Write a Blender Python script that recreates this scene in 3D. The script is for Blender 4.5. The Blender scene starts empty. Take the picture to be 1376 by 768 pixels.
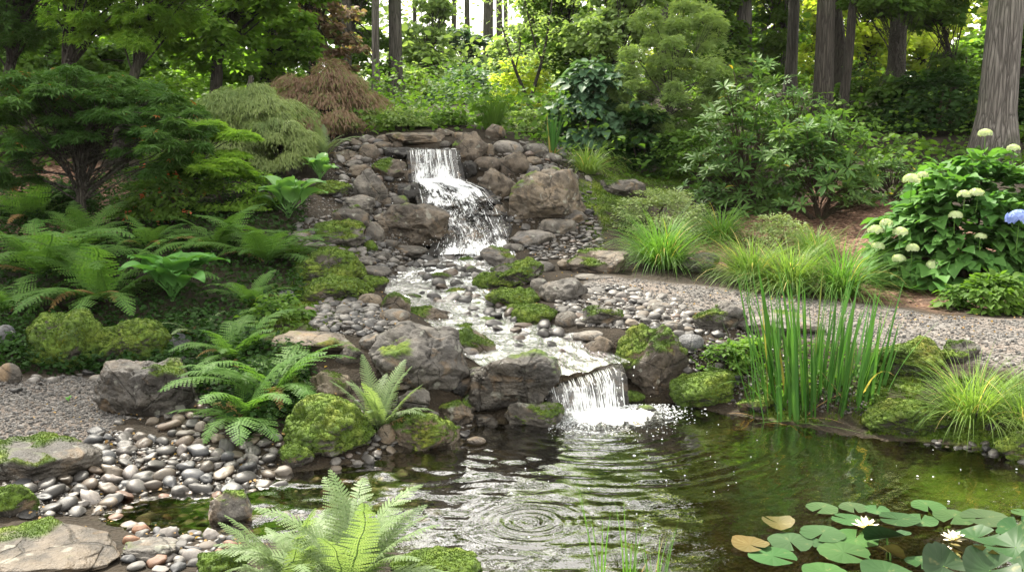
import bpy, bmesh, math, random
import numpy as np
from mathutils import Vector, Matrix
R = math.radians
rng = np.random.default_rng(7)
random.seed(7)
SC = bpy.context.scene
COL = SC.collection
# ------------------------------------------------------------------ camera
PITCH = 9.0; CH = 1.6; F = 1322.0; CX, CY = 688.0, 384.0
cam_d = bpy.data.cameras.new('camera'); cam = bpy.data.objects.new('camera', cam_d); COL.objects.link(cam)
cam.location = (0, 0, CH); cam.rotation_euler = (R(90 - PITCH), 0, 0)
cam_d.sensor_width = 36; cam_d.lens = F / 1376 * 36; cam_d.clip_start = 0.05; cam_d.clip_end = 500

SC.camera = cam
# ------------------------------------------------------------------ world, sun, exposure
SUN_EL, SUN_AZ = 54.0, -30.0          # azimuth measured from +Y towards +X
W = bpy.data.worlds.new('World'); SC.world = W; W.use_nodes = True
nt = W.node_tree; nt.nodes.clear()
sky = nt.nodes.new('ShaderNodeTexSky'); sky.sky_type = 'NISHITA'; sky.sun_disc = False
sky.sun_elevation = R(SUN_EL); sky.sun_rotation = R(SUN_AZ); sky.air_density = 1.0; sky.dust_density = 5.0; sky.ozone_density = 1.0
hs = nt.nodes.new('ShaderNodeHueSaturation'); hs.inputs['Saturation'].default_value = 0.42
tc = nt.nodes.new('ShaderNodeTexCoord'); cn = nt.nodes.new('ShaderNodeTexNoise'); cn.inputs['Scale'].default_value = 2.2; cn.inputs['Detail'].default_value = 5
cr = nt.nodes.new('ShaderNodeValToRGB'); cr.color_ramp.elements[0].position = 0.2; cr.color_ramp.elements[1].position = 0.55
mx = nt.nodes.new('ShaderNodeMixRGB'); mx.inputs[2].default_value = (14.5, 14.0, 13.0, 1)
bg = nt.nodes.new('ShaderNodeBackground'); bg.inputs['Strength'].default_value = 0.074
wo = nt.nodes.new('ShaderNodeOutputWorld')
L = nt.links
L.new(sky.outputs[0], hs.inputs['Color']); L.new(tc.outputs['Generated'], cn.inputs['Vector']); L.new(cn.outputs['Fac'], cr.inputs[0])
L.new(cr.outputs[0], mx.inputs[0]); L.new(hs.outputs[0], mx.inputs[1]); L.new(mx.outputs[0], bg.inputs[0]); L.new(bg.outputs[0], wo.inputs[0])
sd = bpy.data.lights.new('sun', 'SUN'); sun = bpy.data.objects.new('sun', sd); COL.objects.link(sun)
sd.energy = 5.0; sd.angle = R(3.5); sd.color = (1.0, 0.93, 0.80)
sv = Vector((math.cos(R(SUN_EL)) * math.sin(R(SUN_AZ)), math.cos(R(SUN_EL)) * math.cos(R(SUN_AZ)), math.sin(R(SUN_EL))))
sun.rotation_euler = sv.to_track_quat('Z', 'Y').to_euler(); sun.location = (0, 0, 30)
SC.view_settings.view_transform = 'Standard'; SC.view_settings.look = 'None'
SC.view_settings.exposure = 1.8; SC.view_settings.gamma = 1.0
cy = SC.cycles
try:
    cy.use_denoising = True; cy.denoising_input_passes = 'RGB_ALBEDO_NORMAL'; cy.denoising_prefilter = 'ACCURATE'; cy.max_bounces = 7; cy.transparent_max_bounces = 10; cy.diffuse_bounces = 3; cy.glossy_bounces = 3
    cy.transmission_bounces = 4; cy.volume_bounces = 0; cy.caustics_reflective = False; cy.caustics_refractive = False
    cy.sample_clamp_indirect = 6; cy.sample_clamp_direct = 0
except Exception: pass

# ------------------------------------------------------------------ numeric helpers
def sstep(a, b, x):
    t = np.clip((x - a) / (b - a), 0, 1); return t * t * (3 - 2 * t)
def _h(ix, iy, iz, s):
    n = (ix * 374761393 + iy * 668265263 + iz * 2147483647 + s * 1274126177) & 0xffffffff
    n = ((n ^ (n >> 13)) * 1274126177) & 0xffffffff
    n = ((n ^ (n >> 16)) * 2246822519) & 0xffffffff
    return ((n ^ (n >> 15)) & 0xffffff) / float(0xffffff)
def vnoise(P, s=0):
    P = np.asarray(P, float); i = np.floor(P).astype(np.int64); f = P - i; u = f * f * (3 - 2 * f)
    x, y, z = i[:, 0], i[:, 1], i[:, 2]; r = 0
    for a in (0, 1):
        wa = u[:, 0] if a else 1 - u[:, 0]
        for b in (0, 1):
            wb = u[:, 1] if b else 1 - u[:, 1]
            for c in (0, 1):
                wc = u[:, 2] if c else 1 - u[:, 2]
                r = r + wa * wb * wc * _h(x + a, y + b, z + c, s)
    return r * 2 - 1
def fbm(P, o=4, s=0, g=0.5):
    a, r, P = 1.0, 0, np.array(P, float)
    for k in range(o):
        r = r + a * vnoise(P, s + k * 17); P = P * 2.03 + 5.1; a *= g
    return r
def n2(x, y, sc, s=0, o=3):
    x = np.atleast_1d(x); y = np.atleast_1d(y)
    return fbm(np.stack([x * sc, y * sc, x * 0 + 3.3], 1), o, s)
def inpoly(x, y, poly):
    x = np.asarray(x); y = np.asarray(y); r = np.zeros(x.shape, bool); n = len(poly)
    for i in range(n):
        x1, y1 = poly[i]; x2, y2 = poly[(i + 1) % n]
        if y1 == y2: continue
        c = ((y1 > y) != (y2 > y)) & (x < (x2 - x1) * (y - y1) / (y2 - y1) + x1); r ^= c
    return r
def polydist(x, y, poly, closed=True):
    d = np.full(np.shape(x), 1e9); n = len(poly)
    for i in range(n if closed else n - 1):
        ax, ay = poly[i][:2]; bx, by = poly[(i + 1) % n][:2]; ex, ey = bx - ax, by - ay
        t = np.clip(((x - ax) * ex + (y - ay) * ey) / (ex * ex + ey * ey + 1e-12), 0, 1)
        d = np.minimum(d, np.hypot(x - ax - t * ex, y - ay - t * ey))
    return d
def sm_poly(P, it=2):
    P = np.array(P, float)
    for _ in range(it):
        Q = np.roll(P, -1, 0); P = np.stack([P * .75 + Q * .25, P * .25 + Q * .75], 1).reshape(-1, P.shape[1])
    return P
cp, sp_ = math.cos(R(PITCH)), math.sin(R(PITCH))
def ray(px, py):
    dx = (px - CX) / F; dy = -(py - CY) / F
    return np.array([dx, cp + dy * sp_, -sp_ + dy * cp])
def at_z(px, py, z):
    d = ray(px, py); t = (z - CH) / d[2]; return np.array([d[0] * t, d[1] * t, z])
def at_D(px, py, D):
    d = ray(px, py); t = D / d[1]; return np.array([d[0] * t, D, CH + d[2] * t])

# ------------------------------------------------------------------ terrain
zc = [(60,760,.07),(60,650,.07),(60,560,.11),(85,500,.14),(80,440,.32),(0,500,.2),(-120,560,.2),(230,600,.06),(230,520,.11),(230,440,.30),(350,560,.14),
      (350,450,.38),(440,620,.04),(440,560,.14),(440,480,.31),(450,420,.40),(450,360,.50),(560,470,.34),(540,520,.2),(520,395,.41),(560,350,.46),
      (640,440,.33),(590,385,.38),(620,345,.43),(690,495,.2),(760,480,.24),(870,510,.12),(860,470,.28),(800,420,.36),(760,380,.42),(800,330,.53),(700,360,.43),
      (820,380,.43),(900,395,.37),(1000,420,.35),(1200,430,.34),(1376,440,.37),(1376,490,.33),(1250,480,.30),(1500,480,.33),(1220,560,.08),(1376,600,.05),
      (1000,540,.06),(960,480,.24),(1100,480,.26),(300,760,.05),(450,770,.05)]
dc = [(100,330,8.2),(40,260,10.5),(60,150,15),(230,375,7.3),(230,300,8.8),(230,200,12),(380,380,7.5),(390,270,9.3),(360,200,11.5),(460,310,8.9),(450,250,9.9),
      (475,190,11.2),(620,325,9.45),(610,290,10.0),(600,250,10.45),(600,205,10.62),(575,188,11.1),(740,280,9.9),(720,215,10.8),(700,190,11.4),(850,290,10.2),
      (850,240,11.6),(790,232,11.2),(1200,300,9.8),(1376,400,7.2),(1000,310,10),(930,350,8.9),(1100,250,11.5),(1300,200,13),(900,200,13),(640,165,14),(540,140,20),
      (1100,130,19),(200,140,19),(1350,150,17),(688,122,36),(-200,200,12),(1600,250,11)]
ctl = [at_z(*c) for c in zc] + [at_D(*c) for c in dc] + [np.array(p, float) for p in
      [(-14,6,.9),(14,7,.8),(-24,30,3.2),(24,30,3.2),(0,60,4.2),(60,60,4.5),(-60,60,4.5),(60,0,1.2),(-60,0,1.2),(0,-10,.25),(-4,1.5,.12),(5,1,.15),(60,-40,1),(-60,-40,1),(0,120,5)]]
ctl = np.array(ctl)
def _U(r2): return 0.5 * r2 * np.log(r2 + 1e-9)
_n = len(ctl); _K = _U(((ctl[:, None, :2] - ctl[None, :, :2]) ** 2).sum(2)) + np.eye(_n) * 0.05
_P = np.c_[np.ones(_n), ctl[:, :2]]; _A = np.block([[_K, _P], [_P.T, np.zeros((3, 3))]])
_w = np.linalg.solve(_A, np.r_[ctl[:, 2], 0, 0, 0])
def tps(x, y):
    out = np.empty(x.shape)
    for i in range(0, len(x), 40000):
        a, b = x[i:i+40000], y[i:i+40000]
        out[i:i+40000] = _U((a[:, None] - ctl[None, :, 0]) ** 2 + (b[:, None] - ctl[None, :, 1]) ** 2) @ _w[:_n] + _w[_n] + _w[_n+1] * a + _w[_n+2] * b
    return out
_pp = [(128,692),(160,668),(230,656),(320,660),(368,640),(455,628),(500,618),(530,606),(600,592),(640,574),(700,560),(745,549),(840,536),(900,540),(950,552),
       (1010,562),(1080,574),(1160,590),(1230,594),(1300,600),(1376,622),(1520,650),(1640,760),(1500,1000),(700,1000),(640,860),(618,780),(560,738),(470,728),(360,728),(300,720),(230,716),(160,710)]
POND = sm_poly([at_z(a, b, 0)[:2] for a, b in _pp], 2)
_st = [(635,330,.470,.42),(615,345,.44,.60),(598,362,.41,.56),(580,385,.385,.62),(605,408,.36,.50),(650,432,.33,.52),(690,455,.30,.60),(735,478,.27,.66),(780,499,.238,.50)]
STREAM = np.array([list(at_z(a, b, z)) + [w] for a, b, z, w in _st])
def _rs(P, n):
    t = np.linspace(0, len(P) - 1, n); o = []
    for k in range(P.shape[1]): o.append(np.interp(t, np.arange(len(P)), P[:, k]))
    Q = np.stack(o, 1)
    for _ in range(6): Q[1:-1] = (Q[:-2] + Q[2:] + 2 * Q[1:-1]) / 4
    return Q
STR = _rs(STREAM, 64)
def H(x, y, detail=True):
    x = np.atleast_1d(np.asarray(x, float)); y = np.atleast_1d(np.asarray(y, float))
    z = tps(x, y)
    near = 1 - sstep(16, 40, np.hypot(x, y - 6))
    if detail: z = z + n2(x, y, .9, 3, 3) * .035 * sstep(0.3, 1.2, np.abs(z)) + n2(x, y, 5., 9, 3) * .008
    m = (x > -6) & (x < 8) & (y > .5) & (y < 8); xm, ym = x[m], y[m]
    if m.any():
        d = polydist(xm, ym, POND); ins = inpoly(xm, ym, POND); zz = z[m]
        shore = np.maximum(zz, .012 + .10 * np.minimum(d, .6)) ; e = sstep(0, .30, d)
        zo = (.004 + .05 * np.minimum(d, .1)) * (1 - e) + shore * e
        shallow = np.where(xm < -1.05, .09, .55)
        zi = -.004 - np.minimum(d * np.where(xm < -1.05, .28, .5), shallow) + n2(xm, ym, 6., 5, 2) * .012 * np.minimum(d * 5, 1)
        z[m] = np.where(ins, zi, zo)
    m = (x > -2.5) & (x < 2.5) & (y > 4.8) & (y < 10.2); xm, ym = x[m], y[m]
    if m.any():
        dd = np.hypot(xm[:, None] - STR[None, :, 0], ym[:, None] - STR[None, :, 1]); k = dd.argmin(1); dm = dd[np.arange(len(k)), k]
        e = sstep(STR[k, 3] * .42, STR[k, 3] * .5 + .22, dm); zz = z[m]
        keep = inpoly(xm, ym, POND)
        z[m] = np.where(keep, zz, (STR[k, 2] - .045 + n2(xm, ym, 9., 2, 2) * .016) * (1 - e) + zz * e)
    return z
def G(px, py):
    """the point of the ground seen at photo pixel px, py; returns point, depth along the view axis"""
    d = ray(px, py); t = np.geomspace(2.2, 90, 900); z = H(d[0] * t, d[1] * t, True); s = CH + d[2] * t - z
    k = np.argmax(s < 0)
    if s[k] >= 0: k = len(t) - 1
    a, b = t[max(k - 1, 0)], t[k]; sa, sb = s[max(k - 1, 0)], s[k]; tt = a + (b - a) * (sa / (sa - sb + 1e-9)) if sa > 0 > sb else b
    p = d * tt; p[2] += CH; return p, tt
def gD(px, D):
    x = (px - CX) / F * D / cp; return np.array([x, D, float(H(x, D)[0])])

# ------------------------------------------------------------------ mesh helpers
def mk_mesh(name, V, T, mat=None, attrs=None, smooth=True):
    me = bpy.data.meshes.new(name); V = np.asarray(V, np.float32); T = np.asarray(T, np.int32); n = T.shape[1]
    me.vertices.add(len(V)); me.vertices.foreach_set('co', V.ravel())
    me.loops.add(T.size); me.loops.foreach_set('vertex_index', T.ravel())
    me.polygons.add(len(T)); me.polygons.foreach_set('loop_start', np.arange(0, T.size, n, dtype=np.int32))
    me.polygons.foreach_set('use_smooth', np.full(len(T), bool(smooth)))
    if attrs:
        for k, v in attrs.items():
            v = np.asarray(v, np.float32)
            if v.ndim == 2:
                a = me.attributes.new(k, 'FLOAT_VECTOR', 'POINT'); a.data.foreach_set('vector', v.ravel())
            else:
                a = me.attributes.new(k, 'FLOAT', 'POINT'); a.data.foreach_set('value', v)
    me.update(calc_edges=True)
    if mat: me.materials.append(mat)
    return me
def link(name, me, parent=None, loc=(0, 0, 0), col=None):
    o = bpy.data.objects.new(name, me); COL.objects.link(o); o.location = [float(c) for c in loc]
    if parent: o.parent = parent
    if col: o.color = col
    return o
def tag(o, label=None, cat=None, group=None, kind=None):
    if label: o['label'] = label
    if cat: o['category'] = cat
    if group: o['group'] = group
    if kind: o['kind'] = kind
    return o
def thing(name, label, cat, loc, group=None, rz=0):
    o = bpy.data.objects.new(name, None); COL.objects.link(o); o.location = [float(c) for c in loc]; o.rotation_euler.z = rz
    o.empty_display_size = .1
    return tag(o, label, cat, group)
class Acc:
    def __init__(s): s.V = []; s.T = []; s.n = 0; s.A = []
    def add(s, V, T, a=None):
        V = np.asarray(V, float); T = np.asarray(T, int)
        if T.size and T.shape[1] == 4: T = np.concatenate([T[:, [0, 1, 2]], T[:, [0, 2, 3]]])
        s.V.append(V); s.T.append(T + s.n); s.n += len(V)
        s.A.append(np.full(len(V), 0. if a is None else a) if np.ndim(a) == 0 else a)
        return s
    def mesh(s, name, mat, smooth=True, attr=None):
        return mk_mesh(name, np.concatenate(s.V), np.concatenate(s.T), mat, {attr: np.concatenate(s.A)} if attr else None, smooth)
def norm(v): return v / (np.linalg.norm(v, axis=-1, keepdims=True) + 1e-9)
def frames(Y, Z):
    Y = norm(Y); X = norm(np.cross(Y, Z)); Z = np.cross(X, Y); return np.stack([X, Y, Z], 2)
def place(tpl, P, Fm, S):
    """copies of template (V,T) at points P with frames Fm (n,3,3) and scales S (n,) or (n,3)"""
    V, T = tpl; n = len(P); S = np.asarray(S, float)
    if S.ndim == 1: S = S[:, None].repeat(3, 1)
    W_ = np.einsum('nij,nkj->nki', Fm, V[None] * S[:, None, :]) + P[:, None, :]
    return W_.reshape(-1, 3), (T[None] + (np.arange(n) * len(V))[:, None, None]).reshape(-1, T.shape[1])
def tube(pts, rad, seg=7, wob=0., seed=0):
    pts = np.asarray(pts, float); n = len(pts); rad = np.asarray(rad, float) * np.ones(n)
    d = norm(np.gradient(pts, axis=0)); up = np.array([1., .13, 0]) ; X = norm(np.cross(d, up)); Y = np.cross(d, X)
    a = np.arange(seg) / seg * 2 * math.pi
    ring = X[:, None] * np.cos(a)[None, :, None] + Y[:, None] * np.sin(a)[None, :, None]
    rr = rad[:, None] * np.ones(seg)[None]
    if wob: 
        q = np.stack([np.cos(a)[None] * 2.2 + rr * 0, np.sin(a)[None] * 2.2 + rr * 0, np.arange(n)[:, None] * .35 + rr * 0], 2).reshape(-1, 3)
        rr = rr * (1 + wob * fbm(q, 3, seed).reshape(n, seg))
    V = (pts[:, None] + ring * rr[:, :, None]).reshape(-1, 3)
    i = np.arange(n - 1)[:, None] * seg; j = np.arange(seg)[None]; k = (j + 1) % seg
    Q = np.stack([i + j, i + k, i + seg + k, i + seg + j], 2).reshape(-1, 4)
    T = np.concatenate([Q[:, [0, 1, 2]], Q[:, [0, 2, 3]]])
    V = np.concatenate([V, pts[-1:] + d[-1:] * rad[-1] * .5]); e = (n - 1) * seg
    T = np.concatenate([T, np.stack([e + np.arange(seg), e + (np.arange(seg) + 1) % seg, np.full(seg, len(V) - 1)], 1)])
    return V, T
def _ico(s):
    bm = bmesh.new(); bmesh.ops.create_icosphere(bm, subdivisions=s, radius=1)
    V = np.array([v.co[:] for v in bm.verts]); T = np.array([[v.index for v in f.verts] for f in bm.faces]); bm.free(); return V, T
ICO = {s: _ico(s) for s in (1, 2, 3, 4, 5, 6)}

# ------------------------------------------------------------------ materials
class NT:
    def __init__(s, name):
        s.m = bpy.data.materials.new(name); s.m.use_nodes = True; s.t = s.m.node_tree; s.t.nodes.clear(); s.o = s.n('OutputMaterial')
    def n(s, k, **kw):
        x = s.t.nodes.new('ShaderNode' + k)
        for a, v in kw.items():
            if hasattr(x, a) and a not in x.inputs: setattr(x, a, v)
            else: s.set(x, a, v)
        return x
    def set(s, x, a, v):
        i = x.inputs[a]
        if hasattr(v, 'default_value') or isinstance(v, bpy.types.NodeSocket): s.t.links.new(v, i)
        else: i.default_value = v if not (isinstance(v, tuple) and len(v) == 3 and i.type == 'RGBA') else v + (1,)
    def noise(s, vec, sc, det=4, rough=.55, dist=0.):
        x = s.n('TexNoise'); s.set(x, 'Vector', vec); s.set(x, 'Scale', sc); s.set(x, 'Detail', det); s.set(x, 'Roughness', rough); s.set(x, 'Distortion', dist); return x.outputs['Fac']
    def vor(s, vec, sc, feat='F1', out='Distance', rnd=1.):
        x = s.n('TexVoronoi'); x.feature = feat; s.set(x, 'Vector', vec); s.set(x, 'Scale', sc); s.set(x, 'Randomness', rnd); return x.outputs[out]
    def ramp(s, f, stops):
        x = s.n('ValToRGB'); s.set(x, 0, f); e = x.color_ramp.elements
        while len(e) < len(stops): e.new(.5)
        for q, (p, c) in zip(e, stops): q.position = p; q.color = (c if isinstance(c, tuple) else (c, c, c)) + (1,)
        return x.outputs[0]
    def mix(s, f, a, b, mode='MIX'):
        x = s.n('MixRGB'); x.blend_type = mode; s.set(x, 0, f); s.set(x, 1, a if not isinstance(a, tuple) else a + (1,)); s.set(x, 2, b if not isinstance(b, tuple) else b + (1,)); return x.outputs[0]
    def math(s, op, a, b=0., clamp=False):
        x = s.n('Math'); x.operation = op; x.use_clamp = clamp; s.set(x, 0, a); s.set(x, 1, b); return x.outputs[0]
    def attr(s, name, typ='GEOMETRY', out='Fac'):
        x = s.n('Attribute'); x.attribute_type = typ; x.attribute_name = name; return x.outputs[out]
    def obj(s): return s.n('TexCoord').outputs['Object']
    def pos(s): return s.n('NewGeometry').outputs['Position']
    def bump(s, h, strength=.5, dist=.01, nrm=None):
        x = s.n('Bump'); s.set(x, 'Height', h); s.set(x, 'Strength', strength); s.set(x, 'Distance', dist)
        if nrm is not None: s.set(x, 'Normal', nrm)
        return x.outputs[0]
    def pbr(s, col, rough=.7, nrm=None, spec=.5, **kw):
        x = s.n('BsdfPrincipled'); s.set(x, 'Base Color', col if not isinstance(col, tuple) else col + (1,)); s.set(x, 'Roughness', rough); s.set(x, 'Specular IOR Level', spec)
        if nrm is not None: s.set(x, 'Normal', nrm)
        for a, v in kw.items(): s.set(x, a, v)
        return x.outputs[0]
    def out(s, sh): s.t.links.new(sh, s.o.inputs[0]); return s.m

def moss_col(t, v):
    a = t.noise(v, 5., 3); b = t.noise(v, 38., 3)
    c = t.ramp(a, [(.3, (.035, .065, .009)), (.5, (.085, .14, .018)), (.72, (.155, .195, .028))])
    c = t.mix(t.ramp(t.noise(v, 2.1, 2), [(.60, 0.), (.80, .9)]), c, (.17, .12, .02))
    return t.mix(t.ramp(b, [(.35, .75), (.65, 0.)]), c, (.018, .034, .005))
def rock_mat():
    t = NT('rock'); v = t.obj(); oi = t.n('ObjectInfo'); base = oi.outputs['Color']; wet = oi.outputs['Alpha']
    off = t.n('VectorMath'); off.operation = 'ADD'; t.set(off, 0, v); cmb = t.n('CombineXYZ'); r = t.math('MULTIPLY', oi.outputs['Random'], 37.)
    t.set(cmb, 0, r); t.set(cmb, 1, r); t.set(off, 1, cmb.outputs[0]); v = off.outputs[0]
    big = t.noise(v, 2.6, 5, .6, .6); med = t.noise(v, 11., 6, .65); fine = t.noise(v, 70., 4, .7); spk = t.vor(v, 130.)
    c = t.mix(t.ramp(big, [(.32, 0.), (.66, 1.)]), t.mix(1., base, (.55, .55, .58), 'MULTIPLY'), t.mix(1., base, (1.4, 1.32, 1.2), 'MULTIPLY'))
    c = t.mix(t.ramp(med, [(.40, .85), (.54, 0.)]), c, t.mix(1., base, (.34, .32, .30), 'MULTIPLY'))
    c = t.mix(t.ramp(t.noise(v, 5., 3, .5, 1.5), [(.58, 0.), (.74, .55)]), c, (.24, .16, .085))
    c = t.mix(t.ramp(fine, [(.3, .5), (.5, 0.), (.62, 0.), (.75, .35)]), c, t.mix(1., c, (1.5, 1.5, 1.5), 'MULTIPLY'))
    c = t.mix(t.ramp(spk, [(.12, .45), (.25, 0.)]), c, (.03, .03, .03))
    lich = t.ramp(t.noise(v, 14., 2, .4), [(.66, 0.), (.70, 1.)]); c = t.mix(t.math('MULTIPLY', lich, .4), c, (.33, .34, .29))
    crk = t.vor(v, 3.2, 'DISTANCE_TO_EDGE'); crk = t.ramp(t.math('ADD', crk, t.math('MULTIPLY', t.math('SUBTRACT', med, .5), .12)), [(.0, 1.), (.018, 0.)])
    c = t.mix(t.math('MULTIPLY', crk, .5), c, (.02, .018, .015))
    c = t.mix(t.math('MULTIPLY', wet, .55), c, t.mix(1., c, (.28, .27, .26), 'MULTIPLY'))
    ms = t.attr('moss'); c = t.mix(ms, c, moss_col(t, v))
    hgt = t.math('ADD', t.math('MULTIPLY', med, 1.), t.math('MULTIPLY', fine, .35)); hgt = t.math('SUBTRACT', hgt, t.math('MULTIPLY', crk, .3))
    nr = t.bump(hgt, 1., .03)
    ro = t.math('SUBTRACT', .82, t.math('MULTIPLY', wet, .62)); ro = t.math('ADD', ro, t.math('MULTIPLY', ms, .5), True)
    return t.out(t.pbr(c, ro, nr, .35))
def stone_mat():
    t = NT('river_stone'); v = t.obj(); oi = t.n('ObjectInfo'); base = oi.outputs['Color']; wet = oi.outputs['Alpha']
    c = t.mix(t.ramp(t.noise(v, 4., 4, .6, .5), [(.3, 0.), (.7, 1.)]), t.mix(1., base, (.66, .64, .64), 'MULTIPLY'), t.mix(1., base, (1.25, 1.2, 1.12), 'MULTIPLY'))
    c = t.mix(t.ramp(t.noise(v, 22., 4, .7), [(.36, .5), (.5, 0.)]), c, (.04, .04, .04))
    c = t.mix(t.math('MULTIPLY', wet, .5), c, t.mix(1., c, (.35, .34, .33), 'MULTIPLY'))
    return t.out(t.pbr(c, t.math('SUBTRACT', .72, t.math('MULTIPLY', wet, .36)), t.bump(t.noise(v, 18., 4), .25, .006), .5))
def pebble_mass_mat(name, stops, rough=.6):
    t = NT(name); g = t.n('NewGeometry'); c = t.ramp(g.outputs['Random Per Island'], stops)
    c = t.mix(t.ramp(t.noise(t.obj(), 60., 3), [(.4, .45), (.6, 0.)]), c, (.03, .03, .03))
    return t.out(t.pbr(c, rough, None, .4))
def leaf_mat(name, a, b, tr=.35, rough=.5, spec=.3, dead=None, big=(.35, .65), tw=1.25):
    t = NT(name); g = t.n('NewGeometry'); oi = t.n('ObjectInfo'); v = t.obj()
    f = t.math('ADD', t.math('MULTIPLY', g.outputs['Random Per Island'], .5), t.math('MULTIPLY', t.ramp(t.noise(v, 1.7, 2), [(big[0], 0.), (big[1], 1.)]), .5))
    c = t.mix(f, a, b); c = t.mix(t.math('MULTIPLY', oi.outputs['Random'], .25), c, tuple(x * .6 for x in a))
    if dead:
        x = t.math('FRACT', t.math('MULTIPLY', g.outputs['Random Per Island'], 97.3)); c = t.mix(t.ramp(x, [(1 - dead[1], 0.), (1 - dead[1] + .01, 1.)]), c, dead[0])
    d = t.pbr(c, rough, None, spec * .5); q = t.n('BsdfTranslucent'); t.set(q, 0, t.mix(1., c, (tw * 1.2, tw * 1.25, tw * .55), 'MULTIPLY'))
    m = t.n('MixShader'); t.set(m, 0, tr); t.t.links.new(d, m.inputs[1]); t.t.links.new(q.outputs[0], m.inputs[2])
    return t.out(m.outputs[0])
def bark_mat(name, a, b, sc=1.):
    t = NT(name); v = t.obj(); mp = t.n('Mapping'); t.set(mp, 0, v); mp.inputs['Scale'].default_value = (9 * sc, 9 * sc, .7 * sc)
    f = t.noise(mp.outputs[0], 3., 6, .65, .8); wv = t.n('VectorMath'); wv.operation = 'MULTIPLY_ADD'; nz_ = t.n('TexNoise'); t.set(nz_, 'Vector', mp.outputs[0]); t.set(nz_, 'Scale', 1.3); t.set(wv, 0, nz_.outputs['Color']); wv.inputs[1].default_value = (.9, .9, .9); t.set(wv, 2, mp.outputs[0]); r = t.vor(wv.outputs[0], 2.6, 'DISTANCE_TO_EDGE')
    h = t.math('ADD', t.ramp(r, [(0., 0.), (.25, 1.)]), t.math('MULTIPLY', f, .7))
    c = t.mix(t.ramp(f, [(.3, 0.), (.7, 1.)]), a, b); c = t.mix(t.ramp(r, [(0., .7), (.12, 0.)]), c, tuple(x * .3 for x in a))
    c = t.mix(t.ramp(t.noise(v, 1.1, 3), [(.5, 0.), (.75, .5)]), c, (.06, .09, .03))
    return t.out(t.pbr(c, .9, t.bump(h, .9, .03), .2))
M = {}
M['rock'] = rock_mat(); M['stone'] = stone_mat()
def _mm():
    t = NT('moss_tufts'); v = t.obj(); c = moss_col(t, v); g = t.n('NewGeometry')
    c = t.mix(t.math('MULTIPLY', g.outputs['Random Per Island'], .6), c, t.mix(1., c, (1.7, 1.75, 1.3), 'MULTIPLY'))
    d = t.pbr(c, .9, None, .1); q = t.n('BsdfTranslucent'); t.set(q, 0, c); m = t.n('MixShader'); t.set(m, 0, .25); t.t.links.new(d, m.inputs[1]); t.t.links.new(q.outputs[0], m.inputs[2]); return t.out(m.outputs[0])
M['moss'] = _mm()
M['gravel'] = pebble_mass_mat('gravel_grains', [(0., (.032, .031, .030)), (.4, (.080, .077, .074)), (.8, (.165, .157, .148)), (1., (.10, .078, .06))], .85)
M['pebbles'] = pebble_mass_mat('pebble_mass', [(0., (.02, .02, .02)), (.3, (.055, .053, .052)), (.6, (.095, .086, .075)), (.9, (.16, .15, .14)), (1., (.10, .065, .045))], .5)
M['mulch'] = pebble_mass_mat('bark_chips', [(0., (.05, .025, .015)), (.5, (.13, .07, .045)), (1., (.25, .16, .11))], .9)
def ground_mat():
    t = NT('ground_soil'); v = t.pos(); gr = t.attr('gravel'); mu = t.attr('mulch'); ms = t.attr('moss'); bed = t.attr('bed')
    soil = t.mix(t.ramp(t.noise(v, 8., 6, .7), [(.3, 0.), (.7, 1.)]), (.010, .008, .005), (.030, .022, .014))
    vv = t.vor(v, 55., 'F1', 'Color'); gcol = t.ramp(t.n('SeparateColor', Color=vv).outputs[0], [(0., (.03, .028, .026)), (.5, (.09, .085, .08)), (1., (.165, .155, .145))])
    gcol = t.mix(t.ramp(t.noise(v, 3., 3), [(.4, .0), (.65, .5)]), gcol, (.13, .10, .08))
    mc = t.ramp(t.n('SeparateColor', Color=t.vor(v, 38., 'F1', 'Color')).outputs[1], [(0., (.045, .022, .014)), (.6, (.12, .065, .042)), (1., (.22, .14, .10))])
    c = t.mix(mu, soil, mc); c = t.mix(gr, c, gcol); c = t.mix(ms, c, moss_col(t, v))
    bc = t.mix(t.ramp(t.noise(v, 9., 4, .6), [(.35, 0.), (.65, 1.)]), (.016, .014, .007), (.045, .036, .016)); c = t.mix(bed, c, bc)
    h = t.math('ADD', t.vor(v, 55.), t.noise(v, 20., 5)); return t.out(t.pbr(c, .92, t.bump(h, .6, .02), .2))
M['ground'] = ground_mat()
M['bark_gray'] = bark_mat('bark_gray', (.085, .076, .068), (.20, .185, .168))
M['bark_dark'] = bark_mat('bark_dark', (.030, .026, .022), (.080, .071, .060), 1.5)
M['bark_mid'] = bark_mat('bark_mid', (.056, .051, .046), (.14, .128, .115), 1.2)
M['twig'] = bark_mat('twig_bark', (.05, .035, .025), (.12, .09, .06), 4.)
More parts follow.
